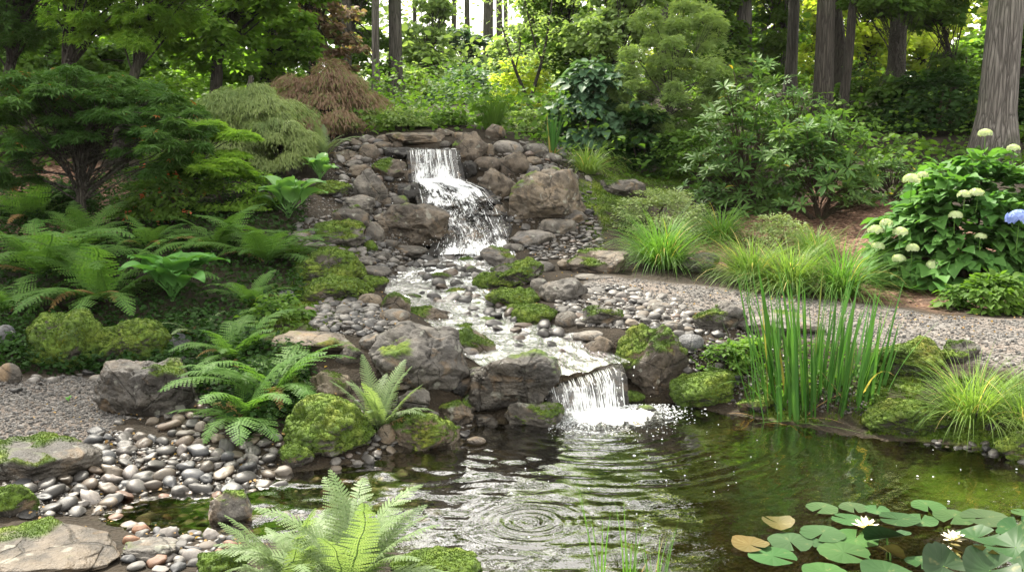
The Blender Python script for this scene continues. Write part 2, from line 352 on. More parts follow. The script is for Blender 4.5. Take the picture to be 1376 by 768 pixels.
# ------------------------------------------------------------------ ground sheet
def _px(poly): return [(a, b) for a, b in poly]
def project(x, y, z):
    dx, dy, dz = x, y, z - CH; dep = dy * cp - dz * sp_; up = dy * sp_ + dz * cp
    dep = np.maximum(dep, .1); return CX + F * dx / dep, CY - F * up / dep
PATH_PX = [(800,372),(860,376),(950,386),(1050,398),(1150,408),(1260,424),(1500,440),(1600,560),(1376,500),(1280,478),(1180,470),(1050,450),(960,426),(900,408),(850,398),(790,392)]
GRAV_L = [(-200,505),(20,512),(100,505),(160,520),(170,560),(130,592),(60,600),(-200,620)]
MULCH = [[(900,330),(1130,250),(1376,330),(1700,300),(1700,440),(1300,412),(1150,402),(1000,380)],[(-300,230),(120,215),(200,262),(100,330),(-300,330)]]
MOSSG = [[(330,400),(370,385),(450,392),(470,412),(420,455),(370,462)],[(770,250),(850,250),(830,300),(800,320),(770,290)],[(400,330),(470,300),(500,340),(430,400),(390,390)],
         [(1000,515),(1200,490),(1210,590),(1080,580),(1000,560)], [(1180,500),(1376,510),(1376,610),(1190,590)],
         [(790,240),(840,225),(930,230),(900,262),(800,262)]]
def _mask(px, py, poly, soft):
    d = polydist(px, py, poly); i = inpoly(px, py, poly); return sstep(-soft, soft, np.where(i, d, -d))
xs = np.r_[-np.geomspace(90, 7.6, 26), np.arange(-7.5, 7.51, .05), np.geomspace(7.6, 90, 26)]
ys = np.r_[-np.geomspace(60, 1, 10), np.arange(0, 2, .4), np.arange(2.1, 13.5, .05), np.geomspace(13.6, 130, 44)]
X, Y = np.meshgrid(xs, ys); x, y = X.ravel(), Y.ravel(); z = H(x, y); nx, ny = len(xs), len(ys)
px, py = project(x, y, z); ok = (y > 2) & (y < 30); wob = n2(x, y, 3., 11, 3) * 9
g_ = np.where(ok, np.maximum(_mask(px + wob, py + wob * .4, PATH_PX, 3), _mask(px + wob, py + wob * .4, GRAV_L, 6)), 0)
m_ = np.where(ok, sum(_mask(px + wob, py + wob, q, 10) for q in MULCH), 0)
s_ = np.where(ok, sum(_mask(px + wob * 2, py + wob, q, 10) for q in MOSSG), 0) * sstep(-.5, .1, n2(x, y, 3.5, 21, 3)) * (z > .008)
bed = np.where((z < .004) & (y < 8) & (y > 1), 1., 0.)
i = (np.arange(ny - 1)[:, None] * nx + np.arange(nx - 1)[None]).ravel()
Q = np.stack([i, i + 1, i + nx + 1, i + nx], 1)
o = link('ground', mk_mesh('ground', np.stack([x, y, z], 1), Q, M['ground'], {'gravel': g_, 'mulch': np.clip(m_, 0, 1), 'moss': np.clip(s_, 0, 1), 'bed': bed})); tag(o, kind='structure')

def scatter_px(poly, n, r=rng):
    P = np.array(poly, float); lo, hi = P.min(0), P.max(0); out = []
    while len(out) < n:
        q = r.uniform(lo, hi, (n * 3, 2)); q = q[inpoly(q[:, 0], q[:, 1], poly)]; out += list(q)
    return np.array(out[:n])
def G_many(pts):
    """ground points under many photo pixels"""
    pts = np.asarray(pts, float); d = np.stack([ray(a, b) for a, b in pts]); t = np.geomspace(2.4, 40, 260)
    out = np.zeros((len(pts), 3)); dep = np.zeros(len(pts))
    for k in range(0, len(pts), 400):
        dd = d[k:k+400]; Xq = (dd[:, 0:1] * t).ravel(); Yq = (dd[:, 1:2] * t).ravel()
        s = (CH + dd[:, 2:3] * t) - H(Xq, Yq).reshape(len(dd), -1); i_ = np.argmax(s < 0, 1); i_ = np.where(s[np.arange(len(dd)), i_] < 0, i_, len(t) - 1); i_ = np.maximum(i_, 1)
        r_ = np.arange(len(dd)); sa, sb = s[r_, i_ - 1], s[r_, i_]; tt = t[i_ - 1] + (t[i_] - t[i_ - 1]) * np.clip(sa / (sa - sb + 1e-9), 0, 1)
        out[k:k+400] = dd * tt[:, None]; dep[k:k+400] = tt
    out[:, 2] += CH; return out, dep
def world_scatter(polys_px, n, r=rng):
    """uniform in world area inside photo-space polygons"""
    keep = []
    tot = 0
    bb = []
    for q in polys_px:
        p, _ = G_many(q); bb.append((p[:, 0].min() - .3, p[:, 0].max() + .3, max(p[:, 1].min() - .3, 2.3), p[:, 1].max() + .3))
    while tot < n:
        for q, (a, b, c, d) in zip(polys_px, bb):
            X_ = r.uniform(a, b, n * 2); Y_ = r.uniform(c, d, n * 2); Z_ = H(X_, Y_); u, v = project(X_, Y_, Z_); m = inpoly(u, v, q); w = np.stack([X_, Y_, Z_], 1)[m]; keep.append(w); tot += len(w)
    K = np.concatenate(keep); r.shuffle(K); return K[:n]
def rand_frames(n, tilt=.5, r=rng):
    a = r.uniform(0, 2 * math.pi, n); Yv = np.stack([np.cos(a), np.sin(a), r.normal(0, tilt * .5, n)], 1); Zv = norm(np.stack([r.normal(0, tilt, n), r.normal(0, tilt, n), np.ones(n)], 1)); return frames(Yv, Zv)
def scatter_stuff(name, label, cat, P, tpl, S, mat, tilt=.5, lift=.3, smooth=False):
    n = len(P); P = P.copy(); S = np.asarray(S); P[:, 2] += (S if S.ndim == 1 else S[:, 2]) * lift
    V, T = place(tpl, P, rand_frames(n, tilt), S); o = link(name, mk_mesh(name, V, T, mat, None, smooth)); return tag(o, label, cat, kind='stuff')
def chunk(seed, s=1, amp=.25):
    V, T = ICO[s]; V = V * (1 + amp * vnoise(V * 1.4 + seed * 9.1, seed))[:, None] * np.array([1, .78, .6]); return V, T
n = 15000; P = world_scatter([PATH_PX, GRAV_L], n); S = rng.lognormal(math.log(.0062), .4, n).clip(.003, .02)
scatter_stuff('gravel', 'loose grey gravel covering the garden path and the patch at left', 'gravel', P, chunk(3), S, M['gravel'])
GRIT = [[(120,575),(170,580),(330,612),(372,640),(345,660),(170,660),(130,690),(0,695),(5,650),(118,618)],[(750,385),(830,385),(920,408),(935,440),(860,444),(780,438)],[(410,425),(440,398),(520,415),(548,436),(500,452),(430,448)],[(390,296),(455,195),(530,185),(560,360),(520,385)],[(640,190),(790,195),(812,330),(720,350)],[(850,440),(1010,440),(1200,560),(1000,550),(900,520)]]
n = 13000; P = world_scatter(GRIT, n); S = rng.lognormal(math.log(.0065), .45, n).clip(.003, .02)
scatter_stuff('grit', 'fine stone grit filling the gaps between pebbles and boulders', 'grit', P, chunk(5), S, M['pebbles'])
chip = (np.array([[-.5,-1,0],[.5,-1,0],[.6,1,0],[-.4,1,0],[-.4,-.9,.25],[.4,-.9,.25],[.5,.9,.2],[-.3,.9,.25]], float),
        np.array([[4,5,6],[4,6,7],[0,1,5],[0,5,4],[1,2,6],[1,6,5],[2,3,7],[2,7,6],[3,0,4],[3,4,7]]))
n = 9000; P = world_scatter(MULCH, n); S = np.stack([rng.uniform(.004, .012, n), rng.uniform(.012, .035, n), rng.uniform(.005, .012, n)], 1)
scatter_stuff('bark_mulch', 'reddish brown bark mulch spread under the shrubs on both banks', 'bark mulch', P, chip, S, M['mulch'], .35)
tuft = (np.array([[-.35,0,0],[.35,0,0],[.1,.1,1],[0,-.35,0],[0,.35,0],[-.15,0,.9],[-.25,-.25,0],[.25,.25,0],[0,.2,.75]], float), np.array([[0,1,2],[3,4,5],[6,7,8]]))
n = 16000; P = world_scatter(MOSSG, n); P = P[(n2(P[:, 0], P[:, 1], 3.5, 21, 3) > -.35) & (P[:, 2] > .008)]; S = rng.uniform(.007, .02, len(P))
scatter_stuff('ground_moss', 'bright green moss and short grass carpeting both banks of the stream', 'moss', P, tuft, S, M['moss'], .5, 0)

# ------------------------------------------------------------------ rocks
def rock_shape(seed, kind, sub):
    V, T = ICO[sub]; r = np.random.default_rng(seed)
    npl, p, lo, amp = {'b': (9, 20, .52, .09), 'c': (8, 34, .5, .06), 's': (9, 24, .6, .06), 'r': (6, 7, .78, .04)}[kind]
    N = norm(r.normal(size=(npl, 3))); h = r.uniform(lo, .98, npl); off = r.uniform(0, 50, 3)
    if kind == 's': N = np.r_[N, [[.05, .03, 1], [0, 0, -1]]]; h = np.r_[h, .62, .7]
    Vw = norm(V + amp * 1.2 * np.stack([fbm(V * 1.3 + off + k, 2, seed + k) for k in range(3)], 1))
    d = np.maximum(Vw @ N.T, 0) / h; q = (1 + (d ** p).sum(1)) ** (1 / p)
    o = V / q[:, None]
    if kind != 'r':
        N2 = norm(r.normal(size=(46, 3))); h2 = r.uniform(.86, 1.02, 46); d2 = np.maximum(norm(V + .10 * np.stack([fbm(V * 2.2 + off + k, 2, seed + k) for k in range(3)], 1)) @ N2.T, 0) / h2; o = o / np.maximum(d2.max(1), .9)[:, None]
    o = o * (1 + amp * fbm(V * 1.7 + off, 3, seed + 5) + amp * .45 * fbm(V * 5 + off, 3, seed + 9))[:, None]
    if kind in 'bc' and sub > 3:
        rd = 1 - np.abs(fbm(V * 2.3 + off * 2, 3, seed + 13)); o = o * (1 - .07 * sstep(.90, .995, rd))[:, None]
        o = o * (1 + .012 * fbm(V * 17 + off, 2, seed + 15))[:, None]
    if kind == 's': o = o * (1 + .007 * np.sin(o[:, 2:3] * 31 + 6 * fbm(V * 2 + off, 2, 3)[:, None]))
    lo_, hi_ = o.min(0), o.max(0); o = (o - (lo_ + hi_) / 2) / (hi_ - lo_) * 2
    return o, T
def vnormals(V, T):
    fn = np.cross(V[T[:, 1]] - V[T[:, 0]], V[T[:, 2]] - V[T[:, 0]]); n = np.zeros_like(V)
    for k in range(3): np.add.at(n, T[:, k], fn)
    return norm(n), fn
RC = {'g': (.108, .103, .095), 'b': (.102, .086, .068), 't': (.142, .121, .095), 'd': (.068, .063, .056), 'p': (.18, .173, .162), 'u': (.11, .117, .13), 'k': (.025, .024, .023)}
CATN = {'boulder': 'boulder', 'rock': 'rock', 'flat_stone': 'flat stone', 'mossy_boulder': 'mossy boulder', 'mossy_rock': 'mossy rock'}
NR = [0]; ROCKS = []
def rock(px, py, w, h, kind, col, moss, wet, label, name=None, rz=0, dep=None, tilt=0, D=None, dz=0):
    NR[0] += 1; sd = NR[0] * 31 + 5
    if D is None:
        p, t = G(px, py + .22 * h)
        if p[2] < 0: p = at_z(px, py + .3 * h, 0); t = p[1] / ray(px, py + .3 * h)[1]
    else: p = at_D(px, py, D); t = D / ray(px, py)[1]
    sx = w * t / F / 2; dr = dep if dep else (.78 if kind != 's' else .85); sy = sx * dr
    if kind == 's' and dep is None: sy = sx * .8
    d0 = ray(px, py); th = math.asin(-norm(d0)[2]); hh = h * t / F / 2
    sz = math.sqrt(max(hh ** 2 - (sy * math.sin(max(th, 0))) ** 2, (.45 * hh) ** 2)) / math.cos(th) * 1.06
    c = d0 * (t + sy * .25); c[2] += CH + dz
    sub = 6 if w > 70 else 5 if w > 44 else 4 if w > 20 else 3
    V, T = rock_shape(sd, kind, sub); V = V * np.array([sx, sy, sz])
    ca, sa = math.cos(tilt), math.sin(tilt); V = np.stack([V[:, 0] * ca + V[:, 2] * sa, V[:, 1], -V[:, 0] * sa + V[:, 2] * ca], 1)
    nrm, fn = vnormals(V, T); q = V * 1. + sd
    m = sstep(-.10, .10, moss - .66 + .42 * nrm[:, 2] + .42 * fbm(q * 4.5, 3, 4) - (.06 if moss < .5 else 0)) if moss > 0 else np.zeros(len(V))
    m = np.where(m < .02, 0, m)
    lump = np.abs(fbm(q * 16, 2, 8)); V = V + nrm * (m * (.006 + .018 * lump) * min(1, sx * 6))[:, None]
    if not name: name = ('mossy_' if moss >= .5 else '') + ('flat_stone' if kind == 's' else 'boulder' if w >= 46 else 'rock')
    if name == 'mossy_flat_stone': name = 'flat_stone'
    o = link(name, mk_mesh(name, V, T, M['rock'], {'moss': m}), None, c, RC[col] + (max(wet, .28),)); tag(o, label, CATN.get(name, 'rock'))
    ROCKS.append((c, sx, sy, sz))
    if m.mean() > .04 and w > 16:
        fa = np.linalg.norm(fn, axis=1) / 2; fm = m[T].mean(1) * (nrm[T[:, 0], 2] > -.3); wgt = fa * (fm > .35); A = wgt.sum()
        s = max(t / 984 * 1.3, .0045); n = int(min(A / (s * s * .8), 20000))
        if n > 140:
            r = np.random.default_rng(sd); f = r.choice(len(T), n, p=wgt / A); b = r.dirichlet((1, 1, 1), n); P = np.einsum('nk,nkd->nd', b, V[T[f]]); Nn = norm(nrm[T[f, 0]] + r.normal(0, .35, (n, 3)))
            Vt, Tt = place(tuft, P - Nn * s * .25, frames(r.normal(size=(n, 3)), Nn)[:, :, [0, 1, 2]], s * r.uniform(.6, 1.5, n))
            link('moss', mk_mesh('moss', Vt, Tt, M['moss'], None, False), o)
    return o
RK = [
# --- head of the upper falls
(557,187,82,17,'s','b',.1,.3,'long flat brown capstone lying across the head of the upper waterfall'),
(540,206,60,16,'s','k',.15,.8,'dark wet ledge stone directly left of the upper waterfall lip'),
(632,201,50,46,'b','b',.3,.1,'large brown boulder with mossy left edge immediately right of the waterfall lip'),
(666,181,28,27,'b','b',0,0,'reddish brown upright boulder perched highest right of the upper waterfall'),
(683,199,42,20,'r','p',0,0,'pale grey smooth oval boulder right of the falls under the perched brown one'),
(720,203,36,20,'r','g',.1,0,'mid grey rounded rock between the pale oval one and the upright reed clump'),
(690,223,44,38,'b','b',0,0,'brown block shaped boulder under the pale oval one right of the falls'),
(655,222,38,22,'r','b',.0,.1,'long brown rock lying between the lip boulder and the brown block'),
(666,250,64,46,'b','t',.15,.1,'tan creased boulder right beside the middle of the upper cascade'),
(737,271,110,84,'b','t',.22,0,'biggest tan boulder on the right of the upper cascade with a dark blue grey stain'),
(658,203,13,19,'r','t',0,0,'small pinkish upright stone wedged right of the lip boulder'),
(716,217,24,13,'r','t',0,0,'small tan stone on top of the rocks left of the hakone grass'),
(742,213,28,15,'r','g',0,0,'small grey stone directly left of the hakone grass mound'),
(716,230,20,14,'r','p',0,0,'small pale round stone above the biggest tan boulder'),
(740,229,28,15,'r','g',0,0,'grey stone resting above the right end of the biggest tan boulder'),
(598,179,30,12,'b','t',0,0,'tan stone at the water inlet behind the upper falls capstone'),
(619,183,24,10,'s','t',0,0,'thin light stone behind the lip boulder at the head of the falls'),
(599,195,17,11,'r','d',0,.5,'small dark stone in the water right at the upper waterfall lip'),
(534,195,16,10,'r','b',0,.1,'small brown stone left of the capstone end above the falls'),
(629,230,28,28,'b','k',.1,.9,'black wet rock touching the right edge of the upper water curtain'),
(676,287,30,28,'b','b',.0,.5,'reddish dark rock squeezed between cascade and biggest tan boulder'),
(832,254,72,24,'s','d',.12,0,'dark flat boulder on the moss below the hakone grass at right'),
(768,292,46,20,'b','g',0,0,'grey rock at the right foot of the biggest tan boulder'),
(748,305,54,22,'s','g',0,0,'flat grey stone below the biggest tan boulder beside small rubble'),
(873,228,40,18,'b','b',.1,0,'low reddish stone behind the dark flat boulder under the layered maple'),
# --- left of the upper falls
(497,206,30,24,'r','b',.1,0,'brown rounded rock on the pile left of the capstone'),
(514,197,30,13,'r','t',0,0,'flat pale oval rock on the pile left of the capstone'),
(493,188,22,14,'b','g',0,0,'grey brown stone under the red laceleaf maple edge'),
(518,187,26,12,'r','t',0,0,'tan stone below the pale shrubs left of the falls head'),
(478,193,18,14,'b','b',0,0,'brown stone at the top left of the rubble slope'),
(466,209,36,16,'b','t',0,0,'long tilted tan stone high on the left rubble slope',),
(474,222,30,15,'b','g',0,0,'second long grey stone below the tilted tan one on the left slope'),
(484,232,34,22,'b','b',.05,0,'brown chunky stone in the middle of the left rubble slope'),
(524,229,54,29,'b','b',.42,.1,'brown rock with a moss patch just left of the upper water curtain'),
(548,238,14,18,'r','b',0,.2,'small brown stone against the left edge of the upper water curtain'),
(497,255,50,54,'c','g',.0,0,'grey squared block with a vertical crack left of the upper cascade'),
(547,259,52,26,'c','k',.05,.7,'black wet angular rock left of the middle of the cascade'),
(534,272,32,17,'r','d',.1,.6,'dark wet rounded rock in front of the black angular one'),
(519,271,15,14,'r','t',0,.1,'small yellowish tan stone beside the grey squared block'),
(555,303,104,60,'b','b',.06,.45,'biggest wet brown boulder left of the foot of the upper cascade'),
(481,279,48,32,'b','g',.15,0,'grey tilted boulder below the squared block on the left slope'),
(474,300,56,44,'b','d',.32,.1,'dark boulder with moss edge left of the biggest wet brown one'),
(503,315,28,34,'b','g',.05,.2,'grey upright rock tucked against the biggest wet brown boulder'),
(443,255,58,20,'b','g',.75,0,'low moss capped rock beside the small hosta high on the left bank'),
(412,248,26,16,'b','d',.2,0,'dark stone above the upper hosta on the left bank'),
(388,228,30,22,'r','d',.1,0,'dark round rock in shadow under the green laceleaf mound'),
(458,319,66,42,'b','g',.72,0,'green mossy boulder on the left bank below the dark one'),
(498,333,18,17,'r','d',.8,0,'small round mossy rock left of the stream head'),
(524,329,24,14,'r','d',.0,.4,'small dark oval stone left of the stream head'),
(549,338,54,18,'b','d',.1,.5,'low dark wet rock at the stream head under the wet brown boulder'),
(444,360,100,52,'b','d',.80,0,'largest moss covered boulder on the left bank of the stream'),
(455,392,92,38,'b','d',.78,0,'wide flat mossy boulder under the largest moss covered one'),
(420,332,46,13,'s','g',0,0,'thin grey slab stepping down the upper left bank'),
(403,318,36,12,'s','g',.1,0,'thin slab just below the upper hosta leaves'),
(432,344,36,11,'s','t',0,0,'thin tan slab above the largest moss covered boulder'),
(489,352,36,16,'b','g',.1,.1,'grey stone between the moss covered boulder and the stream'),
(512,344,28,12,'r','g',0,.2,'small grey stone at the left stream edge near the head'),
(505,365,44,16,'r','g',.0,.1,'flat grey rock at the left edge of the upper stream'),
(503,383,42,22,'b','d',.7,0,'mossy rock at the left edge of the upper stream below the flat grey one'),
(532,409,40,30,'b','b',.55,0,'tilted rock with mossy right side at the left stream bend'),
(498,404,34,20,'r','t',.05,0,'smooth tan egg shaped rock on the left pebble bank'),
(531,426,44,22,'r','g',0,0,'smooth grey oval rock at the stream end of the left pebble bank'),
(463,420,26,14,'r','g',0,0,'grey stone at the left end of the left pebble bank'),
# --- stream
(646,337,52,18,'r','d',.62,.4,'dark green mossy rock at the right foot of the cascade'),
(666,320,42,22,'b','k',.2,.7,'black wet rock at the right foot of the cascade'),
(716,321,62,22,'s','p',0,.0,'pale flat rock right of the cascade foot'),
(628,353,24,14,'r','d',.7,.3,'small round mossy rock in the middle of the stream head'),
(672,348,56,30,'c','g',.05,.1,'grey wedge shaped rock on the right edge of the stream head'),
(637,368,32,20,'b','k',.1,.7,'black wet rock at the right side of the upper stream'),
(656,379,40,26,'b','d',.7,.1,'mossy rock behind the long mossy boulder beside the stream'),
(593,375,38,18,'b','d',.3,.7,'wet dark rock splitting the upper stream'),
(612,396,32,16,'r','d',.75,.3,'small moss capped rock in mid stream'),
(575,391,24,13,'b','k',0,.9,'small black wet rock left in the middle of the stream'),
(691,371,78,44,'b','d',.66,0,'long dark boulder with bright mossy left end right of the stream'),
(728,360,36,18,'r','g',.1,0,'grey rounded rock behind the long mossy boulder'),
(689,402,70,28,'b','d',.95,0,'yellow green moss cushion rock nearest the middle of the stream'),
(700,417,40,16,'r','d',.9,0,'small moss cushion rock below the yellow green one'),
(718,428,60,32,'b','d',.82,0,'moss covered boulder at the right bend of the lower stream'),
(757,393,68,40,'b','g',.02,0,'smooth grey brown boulder between the gravel bank and the moss cushions'),
(724,384,24,20,'r','g',0,0,'small grey rock touching the smooth grey brown boulder'),
(803,355,88,36,'s','b',.1,0,'broad flat brown slab at the end of the gravel path'),
(768,357,40,20,'b','t',0,0,'tan wedge of rock left of the broad brown slab'),
(790,372,36,10,'r','g',0,0,'long grey stone in front of the broad brown slab'),
(579,426,62,28,'b','b',.35,.2,'brown rock with moss on its left end standing in the stream'),
(629,443,44,14,'r','d',.95,0,'moss topped oval rock behind the egg shaped one left of the lower stream'),
(634,464,66,42,'b','b',.45,0,'brown rock with mossy shoulder left of the lower stream'),
(630,476,28,19,'r','p',0,0,'small pale grey egg shaped rock right of the huge boulder'),
(562,489,140,106,'b','g',.30,0,'huge grey boulder with moss patches left of the lower waterfall'),
(688,512,132,80,'b','d',.12,.85,'wide wet brown rock under the water sheet left of the lower waterfall'),
(718,557,82,44,'b','g',.28,.25,'pyramid shaped grey rock standing in the pool before the lower waterfall'),
(879,488,104,98,'b','b',.38,.05,'big grey brown boulder with mossy crown right of the lower waterfall'),
(804,465,44,30,'b','b',.3,.1,'brown rock with mossy foot above the right end of the lower lip'),
(790,451,42,15,'r','p',0,0,'pale oval rock at the right edge of the lower stream'),
(762,430,32,24,'r','g',0,0,'grey egg shaped rock beside the moss covered bend boulder'),
(808,427,58,32,'b','g',.5,0,'half mossy grey rock in the right gravel bank'),
(886,414,34,16,'r','g',0,0,'dark grey smooth rock on top of the right gravel bank'),
(948,525,94,54,'b','d',.93,0,'dome of green and rusty moss over a rock at the right pool edge'),
(850,534,30,16,'r','d',.7,.4,'little mossy rock at the right foot of the lower waterfall'),
(868,550,28,12,'r','d',.1,.9,'low wet rock in the foam right of the lower waterfall'),
(640,592,26,11,'r','b',0,.8,'brown rock just breaking the water left of the pyramid rock'),
(634,543,32,24,'b','d',.1,.6,'dark wet rock in the gap right of the huge boulder'),
(611,556,52,30,'b','b',.4,.2,'reddish brown rock with green moss right end below the huge boulder'),
(570,584,96,60,'b','t',.52,.05,'tan pointed rock with moss skirt at the left pool edge'),
(556,538,46,34,'b','g',.25,.1,'grey lichen spotted rock between the light fern and the huge boulder'),
(520,585,28,30,'r','t',0,0,'small pinkish tan rock at the foot of the light fern'),
(438,579,132,92,'b','g',.66,0,'big rounded boulder with shaggy moss front left of the pool'),
(398,617,46,36,'b','d',.85,.1,'small dark mossy rock at the lower left of the shaggy moss boulder'),
(443,518,60,38,'b','t',.2,0,'tan grey angular rock behind the shaggy moss boulder'),
(424,459,116,32,'s','t',.12,0,'long pale flat stone on the left bank above the angular rock'),
(618,520,44,30,'b','k',.2,.8,'black wet rock wedged between the huge boulder and the wide lip rock'),
(652,566,36,18,'b','d',.2,.8,'low dark rock at the waterline below the wide lip rock'),
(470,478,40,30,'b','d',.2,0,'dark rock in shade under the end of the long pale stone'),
(500,462,36,26,'b','g',.1,0,'grey rock leaning on the huge boulder left side'),
# --- left foreground
(207,529,152,96,'b','d',.20,.7,'large wet grey slab sided boulder beside the left gravel patch',None,0,None,.12),
(85,464,104,86,'b','d',.82,0,'dark mossy boulder under the ferns at far left'),
(182,464,98,72,'b','d',.84,0,'bright mossy boulder right of the dark one under the hosta'),
(242,462,34,28,'c','u',0,0,'blue grey pointed stone between the mossy boulder and the fern'),
(6,456,34,38,'r','u',0,.1,'blue grey rock cut by the left edge of the picture'),
(13,505,32,34,'r','d',.15,.2,'dark green rounded rock below the blue grey one at left edge'),
(132,508,24,10,'r','p',0,0,'small pale flat stone at the edge of the left gravel patch'),
(55,620,160,62,'s','d',.12,.6,'wide flat brown stepping stone at left with layered edge'),
(60,742,215,70,'s','b',.10,.6,'wide flat stepping stone in the bottom left corner'),
(200,740,78,34,'s','g',.15,.2,'pale grey flat stone beside the bottom left stepping stone'),
(14,680,60,52,'b','d',.55,.1,'dark mossy rock between the two stepping stones at left edge'),
(309,682,62,44,'c','g',.45,.2,'pointed mossy rock standing in the shallow pebble pool'),
(585,758,120,44,'b','d',.85,0,'mossy rock behind the bottom fern at the near pool edge'),
(300,758,70,34,'b','d',.6,0,'low mossy rock left of the bottom fern'),
# --- right
(967,428,78,48,'b','g',.25,0,'grey rough rock with moss edge between gravel path and iris'),
(942,357,54,36,'b','g',.05,0,'grey sunlit rock between the two big grass clumps at the path'),
(1048,437,120,30,'s','g',.05,0,'long low grey stone edging the path behind the iris'),
(1222,486,96,60,'b','d',.70,0,'mossy brown boulder right of the iris near the path'),
(1290,474,50,32,'b','d',.62,0,'mossy rock right of the mossy brown boulder by the path'),
(1212,560,108,52,'b','d',.88,0,'low moss covered rock at the waterline under the yellow grass'),
(1368,600,70,48,'b','g',.55,.1,'grey rock with moss cap at the waterline in the right corner'),
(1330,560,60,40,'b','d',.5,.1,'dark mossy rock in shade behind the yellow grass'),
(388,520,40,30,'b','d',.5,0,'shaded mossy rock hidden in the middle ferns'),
(1015,545,50,26,'b','d',.5,.2,'dark rock at the water edge left of the iris'),
(905,442,30,20,'r','g',.1,0,'grey rounded rock at the right end of the right gravel bank'),
(928,462,36,26,'r','u',.0,0,'bluish round rock beside the low leafy plants left of the iris'),
(384,396,26,14,'r','u',0,0,'blue grey round stone on the moss of the left bank'),
(690,333,30,12,'r','g',0,.1,'grey low stone right of the stream head'),
(610,262,34,34,'b','k',0,.95,'black rock breaking the water under the upper curtain'),
(638,292,34,26,'b','k',0,.95,'black rock breaking the lower cascade on the right'),
(655,312,30,26,'b','k',0,.9,'black wet rock at the lower right rim of the cascade'),
(598,330,26,20,'b','k',0,.9,'black rock at the lower left rim of the cascade'),
(600,356,26,12,'b','d',.1,.9,'low wet rock in the white water just below the cascade'),
(560,372,26,12,'b','d',.1,.8,'wet rock at the left side of the upper stream'),
(617,377,20,11,'b','k',0,.9,'small black rock between the two wet rocks of the upper stream'),
(556,402,24,13,'b','d',.3,.8,'wet rock at the left stream bend beside the tilted mossy rock'),
(640,412,30,14,'b','k',.2,.9,'dark wet rock in the stream left of the yellow green cushion'),
(655,432,24,12,'b','d',.3,.8,'small wet rock in mid stream above the lower bend'),
(612,412,20,10,'b','k',0,.9,'tiny black rock just under the moss capped mid stream rock'),
(682,444,26,12,'b','d',.1,.9,'flat wet rock in the lower stream below the bend boulder'),
(728,462,34,12,'b','d',.1,.9,'long wet rock breaking the lower stream before the lip'),
(757,474,26,11,'b','k',0,.9,'dark rock just upstream of the right end of the lower lip'),
(700,476,40,14,'b','b',.1,.9,'brown wet rock in the lower stream above the wide lip rock'),
]
for k in RK:
    if k[2]: rock(*k)
# ------------------------------------------------------------------ pebbles: 300 largest are things, the rest one mass
ZN = [ # polygon, count, smallest, largest size in photo pixels, where, palette, wet
 ([(120,575),(170,580),(330,612),(372,640),(345,664),(170,664),(130,692),(0,695),(5,650),(118,618)], 1300, 6, 30, 'on the left pebble beach', 'ugbtpdgudg', .6),
 ([(135,664),(345,660),(380,650),(520,640),(560,620),(590,700),(360,722),(230,712),(140,706)], 500, 8, 27, 'under the shallow water of the left pool', 'rbtrdgb', .5),
 ([(170,712),(310,716),(330,768),(170,768)], 300, 7, 26, 'in the pebble strip at the bottom left', 'ugptdr', .2),
 ([(410,425),(440,398),(520,415),(548,436),(500,452),(430,448)], 700, 4, 17, 'on the pebble bank left of the stream', 'gtpgu', 0.),
 ([(750,385),(830,385),(920,408),(935,440),(905,458),(860,444),(780,438),(745,415)], 1000, 4, 19, 'on the gravel bank right of the stream', 'gptgu', 0.),
 ([(735,300),(800,292),(812,330),(790,345),(720,350),(700,332)], 520, 4, 14, 'in the rubble right of the cascade foot', 'gpgt', 0.),
 ([(395,296),(450,290),(520,330),(560,360),(520,385),(480,350),(400,335)], 600, 5, 16, 'among the slabs on the upper left bank', 'gtgb', 0.),
 ([(455,195),(530,185),(545,260),(480,330),(450,260)], 480, 6, 17, 'between the boulders left of the upper falls', 'btgg', 0.),
 ([(640,190),(790,195),(800,300),(700,320),(640,260)], 380, 6, 16, 'between the boulders right of the upper falls', 'btgg', 0.),
 ([(560,345),(650,345),(640,400),(740,440),(790,480),(740,500),(640,440),(560,400)], 520, 7, 22, 'in the bed of the stream', 'dgbd', .9),
 ([(480,530),(640,560),(620,600),(500,620),(440,640)], 260, 7, 22, 'along the left rim of the pool', 'gbdt', .5),
 ([(860,440),(960,440),(1000,520),(900,500)], 90, 8, 20, 'between the mossy rocks right of the lower falls', 'gud', .1),
 ([(170,560),(300,560),(420,600),(380,640),(300,610)], 220, 8, 26, 'below the large wet boulder at left', 'gdbt', .4),
 ([(-10,490),(60,505),(130,500),(240,480),(300,470),(420,500),(420,540),(300,530),(270,560),(140,570),(130,520),(-10,530)], 200, 6, 17, 'on the soil between the mossy boulders and the gravel at left', 'gdbd', .2),
 ([(1230,585),(1376,600),(1376,630),(1240,600)], 40, 8, 16, 'at the right pool edge', 'dgb', .6),
]
PC = {'g': ((.13, .125, .12), 'grey'), 'u': ((.085, .092, .105), 'slate blue'), 'b': ((.13, .095, .065), 'brown'), 't': ((.20, .165, .125), 'tan'), 'p': ((.28, .26, .25), 'pale'), 'd': ((.05, .048, .046), 'dark'), 'r': ((.21, .10, .05), 'rusty orange')}
pr = np.random.default_rng(11); allp = []
